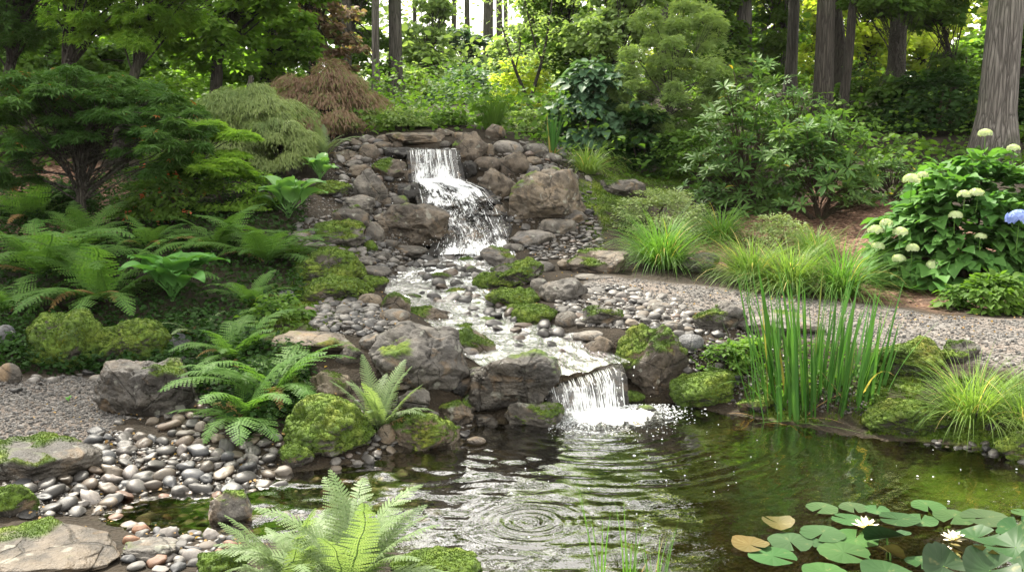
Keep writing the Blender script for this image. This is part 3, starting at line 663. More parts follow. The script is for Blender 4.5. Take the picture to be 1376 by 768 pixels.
for zi, (poly, n, a, b, where, pal, wet) in enumerate(ZN):
    q = scatter_px(poly, n, pr); P, dep = G_many(q); sz = a + (b - a) * pr.random(n) ** 2.2; r = sz * dep / F / 2
    order = np.argsort(-r); acc = []
    for k in order:
        if not np.isfinite(P[k]).all() or dep[k] > 14: continue
        if any((P[k, 0] - c[0]) ** 2 + ((P[k, 1] - c[1])) ** 2 < (.74 * (r[k] + c[2])) ** 2 for c in acc): continue
        if any(((P[k] - c) / (np.array([sx, sy, sz_]) + r[k] * .2)) @ ((P[k] - c) / (np.array([sx, sy, sz_]) + r[k] * .2)) < .8 for c, sx, sy, sz_ in ROCKS): continue
        acc.append((P[k, 0], P[k, 1], r[k])); allp.append((sz[k], P[k], r[k], pal[pr.integers(len(pal))], where, wet, q[k][0] < 0 or q[k][0] > 1376 or q[k][1] > 768))
allp.sort(key=lambda e: -e[0] + (1000 if e[6] else 0))
PEB = [rock_shape(900 + k, 'r' if k % 3 == 0 else 'b', 3) for k in range(10)]
PEBM = [mk_mesh('pebble', V, T, M['stone'], {'moss': np.zeros(len(V))}) for V, T in PEB]
def szw(s): return 'large' if s > 24 else 'medium' if s > 16 else 'small'
cnt = {}
for k, (s, P, r, c, where, wet, _) in enumerate(allp[:300]):
    o = link('pebble', PEBM[k % 10], None, P + np.array([0, 0, r * (.22 if 'bed' not in where else .75)])); a = pr.uniform(.75, 1.3)
    o.scale = (r * a, r * pr.uniform(.65, 1.05), r * pr.uniform(.38, .72)); o.rotation_euler = (pr.normal(0, .2), pr.normal(0, .2), pr.uniform(0, 6.28))
    cc, nm = PC[c]; f = pr.uniform(.25, .75); o.color = tuple(x * f for x in cc) + (wet,)
    lb = '%s %s smooth river pebble %s' % (szw(s), nm, where); tag(o, lb, 'pebble', '%s %s pebbles %s' % (szw(s), nm, where)); cnt[lb] = cnt.get(lb, 0) + 1
A = Acc(); rest = allp[300:]
for k, (s, P, r, c, where, wet, _) in enumerate(rest):
    V, T = (PEB if s > 14 else [chunk(q, 2, .2) for q in range(4)])[k % (10 if s > 14 else 4)]
    Fm = rand_frames(1, .25, pr)[0]; A.add((V * np.array([r * 1.05, r * .95, r * .62])) @ Fm.T + P + np.array([0, 0, r * (.2 if 'bed' not in where else .7)]), T)
tag(link('small_pebbles', A.mesh('small_pebbles', M['pebbles'])), 'small pebbles filling the gaps between the rocks and banks', 'pebbles', kind='stuff')
# ------------------------------------------------------------------ water
def water_mat():
    t = NT('pond_water'); v = t.pos(); fr = t.n('Fresnel'); t.set(fr, 'IOR', 1.45)
    nb = t.bump(t.noise(v, 22., 3, .5, .4), .16, .01); t.t.links.new(nb, fr.inputs['Normal'])
    g = t.n('BsdfGlossy'); t.set(g, 'Roughness', .03); t.set(g, 'Color', (1., 1., 1.)); t.t.links.new(nb, g.inputs['Normal'])
    tr = t.n('BsdfTransparent'); t.set(tr, 0, (.56, .53, .37)); m = t.n('MixShader')
    t.set(m, 0, t.math('MULTIPLY', fr.outputs[0], 2.3, True)); t.t.links.new(tr.outputs[0], m.inputs[1]); t.t.links.new(g.outputs[0], m.inputs[2])
    return t.out(m.outputs[0])
M['water'] = water_mat()
x0, x1, y0, y1 = -3.6, 5.2, 2.0, 6.0; st = .0115
xs = np.arange(x0, x1, st); ys = np.arange(y0, y1, st); X, Y = np.meshgrid(xs, ys); x, y = X.ravel(), Y.ravel(); nx, ny = len(xs), len(ys)
z = np.zeros(len(x))
rc = at_z(712, 700, 0); d = np.hypot(x - rc[0], y - rc[1]); d = d + .006 * vnoise(np.stack([x * 9, y * 9, x * 0], 1), 90); ring = np.exp(-(d / .2) ** 2); z += .0030 * np.cos(d * 2 * math.pi / .042) * ring * (d < .5) + .0012 * np.sin(d * 2 * math.pi / .10) * np.exp(-d / .35)
fc = at_z(800, 556, 0); wx, wy = x + .05 * vnoise(np.stack([x * 2, y * 2, x * 0], 1), 4), y + .05 * vnoise(np.stack([x * 2, y * 2, x * 0 + 4], 1), 8)
d = np.hypot(wx - fc[0], wy - fc[1]); amp = np.exp(-d / 1.3) * (.55 + .45 * vnoise(np.stack([x * 1.6, y * 1.6, x * 0 + 2], 1), 9))
z += .0026 * amp * np.sin(d * 2 * math.pi / .105) * (1 - ring) + .0016 * amp * np.sin(d * 2 * math.pi / .078 + 1)
lft = 1 - sstep(-.2, 1.5, x)
z += (1 - .8 * ring) * .0046 * (.2 + lft) * fbm(np.stack([x * 4.5, y * 9, x * 0], 1), 2, 31) * sstep(-1.6, -1.0, x) + .0012 * fbm(np.stack([x * 9, y * 18, x * 0], 1), 2, 35) * (.35 + .6 * lft)
d0 = np.hypot(x - fc[0], y - fc[1]); z += .010 * np.exp(-d0 / .22) * fbm(np.stack([x * 22, y * 22, x * 0], 1), 2, 41)
dp = polydist(x, y, POND); ins = inpoly(x, y, POND); ok = ins | (dp < .22)
i = (np.arange(ny - 1)[:, None] * nx + np.arange(nx - 1)[None]).ravel(); i = i[ok[i] & ok[i + 1] & ok[i + nx]]
V = np.stack([x, y, z], 1); Q = np.stack([i, i + 1, i + nx + 1, i + nx], 1); u, iv = np.unique(Q, return_inverse=True)
tag(link('pond_water', mk_mesh('pond_water', V[u], iv.reshape(Q.shape), M['water'])), kind='structure')
# stream sheet
def stream_mat():
    t = NT('stream_water'); v = t.pos(); mp = t.n('Mapping'); t.set(mp, 0, v); mp.inputs['Scale'].default_value = (1, .45, 1); f = t.attr('foam')
    n1 = t.noise(mp.outputs[0], 16., 5, .7, 1.2); fm = t.ramp(t.math('ADD', t.math('MULTIPLY', n1, .9), f), [(.78, 0.), (.90, 1.)])
    nb = t.bump(t.noise(mp.outputs[0], 48., 4, .65, .6), .6, .02)
    fr = t.n('Fresnel'); t.set(fr, 'IOR', 1.34); t.t.links.new(nb, fr.inputs['Normal']); g = t.n('BsdfGlossy'); t.set(g, 'Roughness', .06); t.t.links.new(nb, g.inputs['Normal'])
    tr = t.n('BsdfTransparent'); t.set(tr, 0, (.80, .80, .76)); m = t.n('MixShader'); t.set(m, 0, t.math('MULTIPLY', fr.outputs[0], .8, True)); t.t.links.new(tr.outputs[0], m.inputs[1]); t.t.links.new(g.outputs[0], m.inputs[2])
    w = t.pbr((.86, .88, .88), .35, nb, .5); m2 = t.n('MixShader'); t.set(m2, 0, fm); t.t.links.new(m.outputs[0], m2.inputs[1]); t.t.links.new(w, m2.inputs[2]); return t.out(m2.outputs[0])
M['stream'] = stream_mat()
C = _rs(STREAM, 230); nc = 34; tng = norm(np.gradient(C[:, :2], axis=0)); nr_ = np.stack([-tng[:, 1], tng[:, 0]], 1); u = np.linspace(-1, 1, nc)
V = np.zeros((230, nc, 3)); V[:, :, :2] = C[:, None, :2] + nr_[:, None] * (u[None, :, None] * (C[:, 3] / 2 + .13)[:, None, None]); V[:, :, 2] = C[:, None, 2]; V = V.reshape(-1, 3)
V[:, 2] += .012 * fbm(np.stack([V[:, 0] * 14, V[:, 1] * 8, V[:, 0] * 0], 1), 3, 51) + .005 * vnoise(V * 30, 52)
s_ = np.repeat(np.linspace(0, 1, 230), nc); fo = .33 - .26 * sstep(.05, .45, s_) + .17 * np.exp(-((s_ - .34) / .10) ** 2) + .03 * sstep(.6, 1., s_) + .12 * fbm(V * 3.5, 2, 53)
i = (np.arange(229)[:, None] * nc + np.arange(nc - 1)[None]).ravel()
tag(link('stream_water', mk_mesh('stream_water', V, np.stack([i, i + 1, i + nc + 1, i + nc], 1), M['stream'], {'foam': fo})), kind='structure')
# falling water: threads and drops over dark ledges
def fall_mat():
    t = NT('falling_water'); g = t.n('NewGeometry'); c = t.ramp(g.outputs['Random Per Island'], [(0., (.62, .66, .68)), (1., (.93, .94, .94))]); d = t.pbr(c, .25, None, .6)
    q = t.n('BsdfTranslucent'); t.set(q, 0, (.9, .92, .93)); m = t.n('MixShader'); t.set(m, 0, .35); t.t.links.new(d, m.inputs[1]); t.t.links.new(q.outputs[0], m.inputs[2])
    return t.out(m.outputs[0])
M['fall'] = fall_mat()
def film_mat():
    t = NT('water_film'); v = t.pos(); mp = t.n('Mapping'); t.set(mp, 0, v); mp.inputs['Scale'].default_value = (1, .35, .22); n = t.noise(mp.outputs[0], 34., 4, .7, .3); f = t.attr('foam')
    fv = t.attr('flow', 'GEOMETRY', 'Vector'); n = t.noise(fv, 1., 5, .75, .25); n = t.math('ADD', t.math('MULTIPLY', n, .75), t.math('MULTIPLY', t.noise(v, 17., 4, .65), .35))
    a = t.ramp(t.math('ADD', n, f), [(.60, .0), (.74, .95)]); w = t.pbr((.85, .88, .9), .25, t.bump(n, .6, .02), .6); tr = t.n('BsdfTransparent'); g = t.n('BsdfGlossy'); t.set(g, 'Roughness', .1)
    b = t.n('MixShader'); t.set(b, 0, .02); t.t.links.new(tr.outputs[0], b.inputs[1]); t.t.links.new(g.outputs[0], b.inputs[2]); m = t.n('MixShader'); t.set(m, 0, a); t.t.links.new(b.outputs[0], m.inputs[1]); t.t.links.new(w, m.inputs[2]); return t.out(m.outputs[0])
M['film'] = film_mat()
def patch(rows, n):
    """rows: (y pixel left, right, x left, x right, distance left, right) -> S(u,v) world surface"""
    L_ = np.array([at_D(r[2], r[0], r[4]) for r in rows]); R_ = np.array([at_D(r[3], r[1], r[5]) for r in rows]); tt = np.linspace(0, 1, len(rows))
    def S(u, v):
        a = np.stack([np.interp(v, tt, L_[:, k]) for k in range(3)], -1); b = np.stack([np.interp(v, tt, R_[:, k]) for k in range(3)], -1); return a + (b - a) * np.asarray(u)[..., None]
    return S
def waterfall(name, rows, foam, nthread, lens, wid, drops, seed, rough, steps, ledge_label, wspan, fx=60., fy=3.):
    """layered films of water, threads and drops in front of a dark wet stone ledge"""
    r = np.random.default_rng(seed); S = patch(rows, 0); nu, nv = 60, 110; U, Vv = np.meshgrid(np.linspace(0, 1, nu), np.linspace(0, 1, nv)); U, Vv = U.ravel(), Vv.ravel()
    i = (np.arange(nv - 1)[:, None] * nu + np.arange(nu - 1)[None]).ravel(); Q = np.stack([i, i + 1, i + nu + 1, i + nu], 1)
    base = S(U * 1.16 - .08, Vv); wob = np.stack([U * wspan * 7, Vv * steps * 1.2, U * 0], 1)
    def relief(P_, k): return (fbm(wob * .9, 3, seed) * rough * 1.6 + np.sin(Vv * steps * 6.283 + 2.5 * vnoise(wob * .6, seed + 1)) * rough * .7) * sstep(0, .12, Vv)
    rel = relief(base, 0); root = None
    B = base.copy(); B[:, 1] += .045 - rel * 1.0; B[:, 2] -= .01; B += .006 * np.stack([vnoise(B * 40, 3), vnoise(B * 40, 4), vnoise(B * 40, 5)], 1)
    bk = B.copy(); bk[:, 1] += .35; tag(link('ledge_rock', mk_mesh('ledge_rock', B, Q, M['rock'], {'moss': np.zeros(len(B))}), None, (0, 0, 0), RC['k'] + (1.,)), ledge_label, 'rock')
    A = Acc(); fo_all = []; fl = []
    for ly in range(3):
        P = S(U, Vv); P[:, 1] += -.012 - .014 * ly - rel * (1 if ly < 2 else .7) - .010 * vnoise(np.stack([U * wspan * 30, Vv * steps * 3, U * 0 + ly * 5], 1), 70 + ly); P[:, 2] += .006 * ly
        fo = np.interp(Vv, np.linspace(0, 1, len(foam)), foam) + .16 * fbm(np.stack([U * wspan * 6, Vv * steps * 1.3, U * 0 + ly], 1), 2, 64 + seed) - .45 * np.abs(U * 2 - 1) ** 8 - .04 * ly
        A.add(P, Q, fo); fl.append(np.stack([U * wspan * fx + ly * 31, Vv * steps * fy, U * 0 + ly * 7], 1))
    me = mk_mesh(name, np.concatenate(A.V), np.concatenate(A.T), M['film'], {'foam': np.concatenate(A.A), 'flow': np.concatenate(fl)}); root = link(name, me); tag(root, kind='structure')
    A = Acc(); K = 14
    for _ in range(nthread):
        u0 = r.beta(1.3, 1.3); u0 = np.clip(round(u0 * 9) / 9 + r.normal(0, .035), .01, .99); v0 = r.uniform(0, 1); v0 = 0 if lens[1] > .5 and v0 < .5 else v0; v = np.linspace(v0, min(v0 + r.uniform(*lens), 1), K)
        c = S(u0 + np.cumsum(r.normal(0, .0022, K)), v); c[:, 1] -= .035 + r.uniform(0, .04) * v; c += np.cumsum(r.normal(0, .0006, c.shape), 0)
        w = r.uniform(*wid) * np.sin(np.linspace(.2, math.pi, K)) ** .6; V, T = tube(c, w + 1e-4, 4); A.add(V, T)
    V0, T0 = ICO[1]; n = drops; c = S(r.normal(.5, .34, n), r.beta(2.4, 1.0, n)); c += r.normal(0, 1, c.shape) * np.array([.02, .04, .02]); c[:, 1] -= .05
    sc = r.lognormal(math.log(.0022), .45, n); V, T = place((V0, T0), c, rand_frames(n, .5, r), np.stack([sc, sc, sc * r.uniform(1, 2.6, n)], 1)); A.add(V, T)
    link('threads', A.mesh('threads', M['fall']), root); return S
waterfall('upper_waterfall', [(201,201,551,613,10.46,10.44),(212,212,552,614,10.33,10.33),(246,246,554,621,10.25,10.22)], [.0, -.04, .10], 60, (.3, 1.), (.0015, .004), 240, 5, .015, 1., 'black wet ledge behind the upper water curtain', .48)
waterfall('lower_cascade', [(241,241,556,622,10.24,10.2),(256,254,564,652,10.02,10.05),(276,274,568,668,9.84,9.85),(293,292,574,676,9.72,9.75),(318,318,592,684,9.40,9.55),(342,340,582,700,9.02,9.15)], [.16, .10, .02, -.04, -.04, .14], 90, (.04, .12), (.0015, .004), 800, 6, .055, 4., 'black wet stepped rock under the tumbling cascade', .75, 38., 3.5)
SL = waterfall('lower_waterfall', [(517,489,736,829,5.54,5.72),(522,494,738,832,5.46,5.64),(532,506,741,836,5.42,5.58),(557,548,748,840,5.38,5.5)], [-.04, -.08, -.06, .06], 70, (.4, 1.), (.001, .0026), 90, 8, .008, 1., 'dark ledge behind the lower water curtain at the pool', .42, 110.)
tp = at_D(580, 196, 10.9); # still water feeding the lip
lip = np.array([at_D(551, 200, 10.47), at_D(615, 200, 10.45), at_D(600, 196.5, 11.0), at_D(556, 196.5, 11.0)]); lip[:, 2] = lip[:2, 2].mean()
uu, vv = np.meshgrid(np.linspace(0, 1, 24), np.linspace(0, 1, 20)); uu, vv = uu.ravel(), vv.ravel()
P = (lip[0] * (1 - uu[:, None]) + lip[1] * uu[:, None]) * (1 - vv[:, None]) + (lip[3] * (1 - uu[:, None]) + lip[2] * uu[:, None]) * vv[:, None]; P[:, 2] += .008 * vnoise(P * 14, 3)
i = (np.arange(19)[:, None] * 24 + np.arange(23)[None]).ravel(); tag(link('head_water', mk_mesh('head_water', P, np.stack([i, i + 1, i + 25, i + 24], 1), M['stream'], {'foam': np.full(len(P), .33)})), kind='structure')
# foam and bubbles
r = np.random.default_rng(21); A = []; S_ = []
for (cx, cy_, sx, sy, n, s) in [(800,560,30,7,1900,.0030),(850,549,22,5,1000,.0032),(775,564,24,6,800,.0028),(885,556,18,6,220,.004),(905,548,24,7,40,.0045),(800,575,50,7,300,.0025)]:
    q = np.stack([r.normal(cx, sx, n), r.normal(cy_, sy, n)], 1); q = q[(q[:, 1] > 545) & (q[:, 0] > 735)]
    for a, b in q: A.append(at_z(a, b, 0)); S_.append(r.lognormal(math.log(s), .4))
nf = len(A)
for a, b in np.concatenate([np.stack([r.uniform(780, 1376, 40), r.uniform(560, 680, 40)], 1), np.stack([r.uniform(560, 900, 25), r.uniform(600, 768, 25)], 1)]):
    A.append(at_z(a, b, 0)); S_.append(r.lognormal(math.log(.0030), .45))
A = np.array(A); S_ = np.minimum(np.array(S_), .028); k = inpoly(A[:, 0], A[:, 1], POND); A, S_ = A[k], S_[k]
A[:, 2] += .002 + r.random(len(A)) * .012 * (np.arange(len(A)) < nf)
V, T = place(ICO[1], A, rand_frames(len(A), .1, r), np.stack([S_, S_ * r.uniform(.8, 1.5, len(S_)), S_ * .5], 1)); tag(link('foam', mk_mesh('foam', V, T, M['fall'])), 'white foam and floating bubbles below the lower waterfall', 'foam', kind='stuff')
# a soft churned sheet under the foam
g = 90; uu, vv = np.meshgrid(np.linspace(-1, 1, g), np.linspace(-1, 1, g)); uu, vv = uu.ravel(), vv.ravel(); c = at_z(822, 560, 0); P = np.stack([c[0] + uu * .42, c[1] + vv * .32, 0 * uu], 1)
rr = np.hypot(uu, vv); P[:, 2] = .004 + (.018 * fbm(P * 16, 3, 77) + .012) * (1 - sstep(.3, 1., rr)) - .02 * sstep(.75, 1., rr)
i = (np.arange(g - 1)[:, None] * g + np.arange(g - 1)[None]).ravel()
tag(link('churned_water', mk_mesh('churned_water', P, np.stack([i, i + 1, i + g + 1, i + g], 1), M['stream'], {'foam': .62 - .62 * sstep(.25, .95, rr)})), kind='structure')
# ------------------------------------------------------------------ leaf templates (axis +Y, face +Z)
LEAF = (np.array([[0,0,0],[-.26,.42,.07],[0,.45,0],[.26,.42,.07],[0,1,-.12]], float), np.array([[0,2,1],[0,3,2],[1,2,4],[2,3,4]]))
BROAD = (np.array([[0,0,0],[-.30,.22,.05],[-.36,.50,.07],[0,.5,0],[.36,.50,.07],[.30,.22,.05],[-.2,.8,-.02],[.2,.8,-.02],[0,1.05,-.2]], float), np.array([[0,3,1],[1,3,2],[0,5,3],[5,4,3],[2,3,6],[3,4,7],[3,8,6],[3,7,8]]))
LONG = (np.array([[0,0,0],[-.11,.35,.03],[-.13,.65,-.02],[0,.5,-.02],[.13,.65,-.02],[.11,.35,.03],[0,1,-.18]], float), np.array([[0,3,1],[1,3,2],[0,5,3],[5,4,3],[2,3,6],[3,4,6]]))
def _maple(n, sp, depth=.34):
    V = [[0, 0, 0]]; T = []; an = np.linspace(-sp, sp, n)
    for k, a in enumerate(an):
        ln = 1 - .45 * abs(a) / sp; V += [[math.sin(a - .24) * ln * depth * 1.3, math.cos(a - .24) * ln * depth * 1.3, .03], [math.sin(a) * ln, math.cos(a) * ln, -.14 * ln], [math.sin(a + .24) * ln * depth * 1.3, math.cos(a + .24) * ln * depth * 1.3, .03]]
        b = 1 + k * 3; T += [[0, b + 1, b], [0, b + 2, b + 1]]
    return np.array(V, float), np.array(T)
MAPLE = _maple(5, 1.75); LACE = (np.array([[0,0,0],[-.07,.5,.02],[.07,.5,.02],[0,1,-.15],[-.34,.75,-.1],[.34,.75,-.1],[-.14,.38,0],[.14,.38,0]], float), np.array([[0,2,1],[1,2,3],[0,6,4],[0,5,7]]))
def tris(V, T): return V, (T if T.shape[1] == 3 else np.concatenate([T[:, [0,1,2]], T[:, [0,2,3]]]))
def whorl(n=8, el=.35, tpl=LONG, s=3):
    r = np.random.default_rng(s); a = np.arange(n) / n * 6.283 + r.normal(0, .15, n); e = el + r.normal(0, .22, n)
    Yv = np.stack([np.cos(a) * np.cos(e), np.sin(a) * np.cos(e), np.sin(e)], 1); V, T = place(tpl, Yv * .05, frames(Yv, np.tile([0, 0, 1.], (n, 1))), r.uniform(.8, 1.1, n)); return V, T
def bladesM(n, base, L_, t0, bend, wid, seg=6, az=None, r=rng, twist=.0, prof=1.6, vfold=0):
    """n curved blades; base (n,3); arrays or scalars of length, start tilt, bend (radians), width"""
    az = r.uniform(0, 2 * math.pi, n) if az is None else az; L_ = np.ones(n) * L_; t0 = np.ones(n) * t0; bend = np.ones(n) * bend; wid = np.ones(n) * wid
    P = base.copy(); Vs = []; k = np.arange(seg + 1) / seg; tw = r.uniform(-1, 1, n) * twist
    for q in range(seg + 1):
        a = t0 + bend * k[q] ** 1.35; d = np.stack([np.sin(a) * np.cos(az), np.sin(a) * np.sin(az), np.cos(a)], 1)
        sd_ = az + math.pi / 2 + tw * k[q]; s = np.stack([np.cos(sd_), np.sin(sd_), 0 * az], 1); w = wid * max(1 - k[q] ** prof, .03) * (.55 + .45 * min(1, k[q] * 4))
        Vs += [P - s * w[:, None] / 2, P + s * w[:, None] / 2]
        P = P + d * (L_ / seg)[:, None]
    V = np.stack(Vs, 1); m = V.shape[1]; T = []
    for q in range(seg): T += [[2*q, 2*q+1, 2*q+3], [2*q, 2*q+3, 2*q+2]]
    T = np.array(T); return V.reshape(-1, 3), (T[None] + (np.arange(n) * m)[:, None, None]).reshape(-1, 3)
# leaf materials
M['maple_dark'] = leaf_mat('maple_dark', (.026, .075, .016), (.075, .15, .03), .32, .55, .25, ((.30, .10, .03), .012))
M['maple_bright'] = leaf_mat('maple_bright', (.085, .18, .03), (.20, .33, .05), .55, .6, .2)
M['leaf_mid'] = leaf_mat('leaf_mid', (.045, .105, .018), (.11, .19, .032), .45, .6, .2)
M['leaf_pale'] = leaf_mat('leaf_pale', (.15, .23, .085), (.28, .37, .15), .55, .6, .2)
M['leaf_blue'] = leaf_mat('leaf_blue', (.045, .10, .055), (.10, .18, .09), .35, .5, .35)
M['leaf_sunlit'] = leaf_mat('leaf_sunlit', (.23, .31, .05), (.46, .49, .11), .6, .55, .25, None, (.35, .65), 1.6)  # sun glow on far leaves put into the yellow leaf colour
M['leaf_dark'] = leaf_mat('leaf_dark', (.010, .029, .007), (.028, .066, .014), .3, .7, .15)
M['leaf_var'] = leaf_mat('leaf_variegated', (.13, .20, .07), (.36, .42, .20), .3, .5, .3)
M['lace_green'] = leaf_mat('lace_green', (.10, .155, .055), (.22, .27, .10), .35, .6, .2)
M['lace_red'] = leaf_mat('lace_red', (.13, .075, .055), (.26, .19, .13), .35, .6, .2, ((.16, .19, .07), .2))
M['fern'] = leaf_mat('fern_green', (.050, .13, .026), (.125, .225, .050), .45, .55, .25)
M['fern_pale'] = leaf_mat('fern_pale', (.12, .19, .08), (.23, .29, .15), .42, .5, .3)
M['hosta'] = leaf_mat('hosta_leaf', (.05, .155, .035), (.11, .26, .06), .3, .5, .3)
M['hosta_l'] = leaf_mat('hosta_light', (.08, .20, .05), (.16, .31, .09), .35, .35, .5)
M['grass'] = leaf_mat('grass_green', (.05, .14, .025), (.14, .25, .05), .42, .5, .3, ((.35, .28, .10), .04))
M['grass_y'] = leaf_mat('grass_yellow', (.07, .15, .028), (.20, .28, .075), .42, .45, .3, ((.45, .36, .15), .04))
M['iris'] = leaf_mat('iris_leaf', (.028, .10, .020), (.085, .19, .040), .3, .35, .5, ((.30, .25, .08), .03))
M['rhodo'] = leaf_mat('rhododendron_leaf', (.035, .09, .022), (.10, .175, .045), .28, .5, .28, ((.42, .30, .04), .012))
M['hydr'] = leaf_mat('hydrangea_leaf', (.050, .14, .030), (.115, .235, .055), .38, .55, .3)
M['flower'] = leaf_mat('cream_flower', (.33, .41, .20), (.54, .60, .40), .35, .6, .2)
M['flower_blue'] = leaf_mat('blue_flower', (.14, .21, .58), (.33, .40, .75), .35, .6, .2)
M['flower_red'] = leaf_mat('coral_flower', (.50, .09, .035), (.62, .22, .12), .35, .6, .2)
M['dead'] = leaf_mat('dry_leaf', (.16, .09, .035), (.38, .26, .12), .25, .7, .2)

LB = {}
def uniq(l): return l
# ------------------------------------------------------------------ ferns
def frond_mesh(name, seed, mat, L_=1., bend=1.3, npin=24, width=.30, leaflets=8):
    r = np.random.default_rng(seed); n = npin; s = (np.arange(n) + 1.5) / (n + 1.5); K = 40; k = np.linspace(0, 1, K)
    a = .12 + bend * k ** 1.4; dy = np.sin(a); dz = np.cos(a); cx = np.cumsum(r.normal(0, .004, K)); cy_ = np.r_[0, np.cumsum(dy[:-1])] / K * L_; cz = np.r_[0, np.cumsum(dz[:-1])] / K * L_
    C = np.stack([cx, cy_, cz], 1); A = Acc(); V, T = tube(C[::3], np.linspace(.007, .0015, len(C[::3])), 4); A.add(V, T)
    for q in range(n):
        p = np.array([np.interp(s[q], k, C[:, i]) for i in range(3)]); an = np.interp(s[q], k, a); tv = np.array([0, math.sin(an), math.cos(an)]); up = np.array([0, -math.cos(an), math.sin(an)])
        if s[q] < .10: continue
        pl = width * L_ * (min(1, ((s[q] - .06) / .22)) ** .7) * (1 - s[q] ** 2.2) ** .85 * r.uniform(.93, 1.05) + .008
        for sg in (-1, 1):
            ax = norm(np.array([sg, 0, 0]) + tv * (.30 + .5 * s[q]) - up * r.uniform(-.02, .22)); m = max(4, int(leaflets * (1 - .5 * s[q]))); u = (np.arange(m) + .6) / m
            sag = up * -.10 * pl; pts = p + ax * (u * pl)[:, None] + sag * (u ** 2)[:, None]; lw = L_ * .54 / npin * (1 - .72 * u) + .0015; nr = norm(np.cross(ax, tv) * sg)
            for s2 in (-1, 1):
                ya = norm(tv * s2 * 1. + ax * .45); Yv = np.tile(ya, (m, 1)) + r.normal(0, .06, (m, 3)); V, T = place(DIA, pts, frames(Yv, np.tile(nr, (m, 1))), np.stack([np.full(m, pl / m * 1.02), lw, lw], 1)); A.add(V, T)
    return A.mesh(name, mat)
DIA = (np.array([[-.5, -.05, 0], [.5, -.05, 0], [.38, .6, .05], [0, 1, -.1], [-.38, .6, .05]], float), np.array([[0, 1, 2], [0, 2, 4], [4, 2, 3]]))
FR = {k: [frond_mesh('frond', 50 + i, M[m], 1, b, npn, w, lf) for i, b in enumerate(bs)] for k, m, bs, npn, w, lf in
      [('dry', 'dead', (1.5, 1.9), 18, .16, 7), ('fern', 'fern', (1.0, 1.35, 1.65, 1.2), 26, .20, 8), ('pale', 'fern_pale', (.6, .9, 1.2, 1.5), 32, .165, 11)]}
def fern(px, py, h, n, kind, label, spread=(.15, .75), wr=1., group=None, P=None, azr=None, tpx=None):
    """h: frond length in photo pixels"""
    if P is None: P, t = G(px, py)
    else: t = P[1] / cp
    r = np.random.default_rng(int(px * 7 + py)); L_ = h * t / F; o = thing('fern', label, 'fern', P - [0, 0, .01], group)
    for k in range(n):
        a = k / n * 6.283 * 1.0 + r.normal(0, .25) if azr is None else r.uniform(*azr); f = bpy.data.objects.new('frond', FR[kind][r.integers(4)]); COL.objects.link(f); f.parent = o
        f.rotation_euler = (-r.uniform(*spread), r.normal(0, .12), a); s = L_ * r.uniform(.7, 1.08); f.scale = (s * wr, s, s); f.location = (r.normal(0, .03) * L_, r.normal(0, .03) * L_, 0)
    for k in range(2):
        f = bpy.data.objects.new('dry_frond', FR['dry'][k]); COL.objects.link(f); f.parent = o; s = L_ * r.uniform(.5, .75); f.scale = (s, s, s); f.rotation_euler = (-r.uniform(.5, 1.), 0, r.uniform(0, 6.28))
    V, T = ICO[3]; V = V * (1 + .2 * fbm(V * 3, 2, n))[:, None] * np.array([.05, .05, .035]) * L_; link('root_crown', mk_mesh('root_crown', V, T, M['bark_dark']), o)
    return o
# rotation: frond arches to local +Y, tilt forward about X (negative x-rotation leans +Z towards +Y)
FERNS = [
(60,372,172,20,'fern','large dark green fern at far left under the green maple trunk'),
(140,402,162,20,'fern','lacy dark fern arching over the mossy boulder at left'),
(12,420,120,13,'fern','fern cut by the left picture edge above the blue grey rock'),
(110,330,110,12,'fern','smaller shaded fern behind the two big ones at left'),
(290,338,118,16,'fern','upright fern behind the big hosta on the left bank'),
(358,352,118,17,'fern','lighter feathery fern right of the big hosta'),
(335,410,80,12,'fern','low fern between the big hosta and the ground cover'),
(40,300,110,14,'fern','shaded fern at the far left edge of the ferns'),
(200,335,85,12,'fern','dark fern directly behind the big hosta'),
(262,520,70,9,'fern','small fern rooted behind the large wet grey boulder'),
(395,345,70,10,'fern','small fern beside the thin slabs on the upper left bank'),
(316,482,112,15,'fern','big fern growing above the large wet grey boulder'),
(362,534,155,18,'fern','fern spreading in the middle between wet boulder and shaggy moss boulder'),
(330,566,135,13,'fern','drooping fern hanging towards the pebble pool'),
]
for f in FERNS: fern(*f, spread=(.25, 1.0))
fern(510, 578, 110, 13, 'pale', 'light green upright fern in front of the huge boulder', (.05, .6))
fern(436, 210, 62, 8, 'pale', 'pale upright fern between the green and the red laceleaf mounds', (0., .45))
fern(262, 450, 60, 6, 'pale', 'small pale fern with bent yellowed fronds above the wet boulder', (.5, 1.1))
P = at_z(475, 800, .06); fern(475, 800, 200, 24, 'pale', 'big bright fern in the near foreground at the bottom of the picture', (.0, .8), 1.0, None, P)
P = at_z(395, 790, .06); fern(395, 790, 160, 20, 'pale', 'second bright fern overlapping the big foreground fern on its left', (.05, .9), 1.0, None, P)
P = at_z(330, 815, .06); fern(330, 815, 130, 9, 'pale', 'smaller bright fern left of the big foreground fern', (.3, .9), 1., None, P)
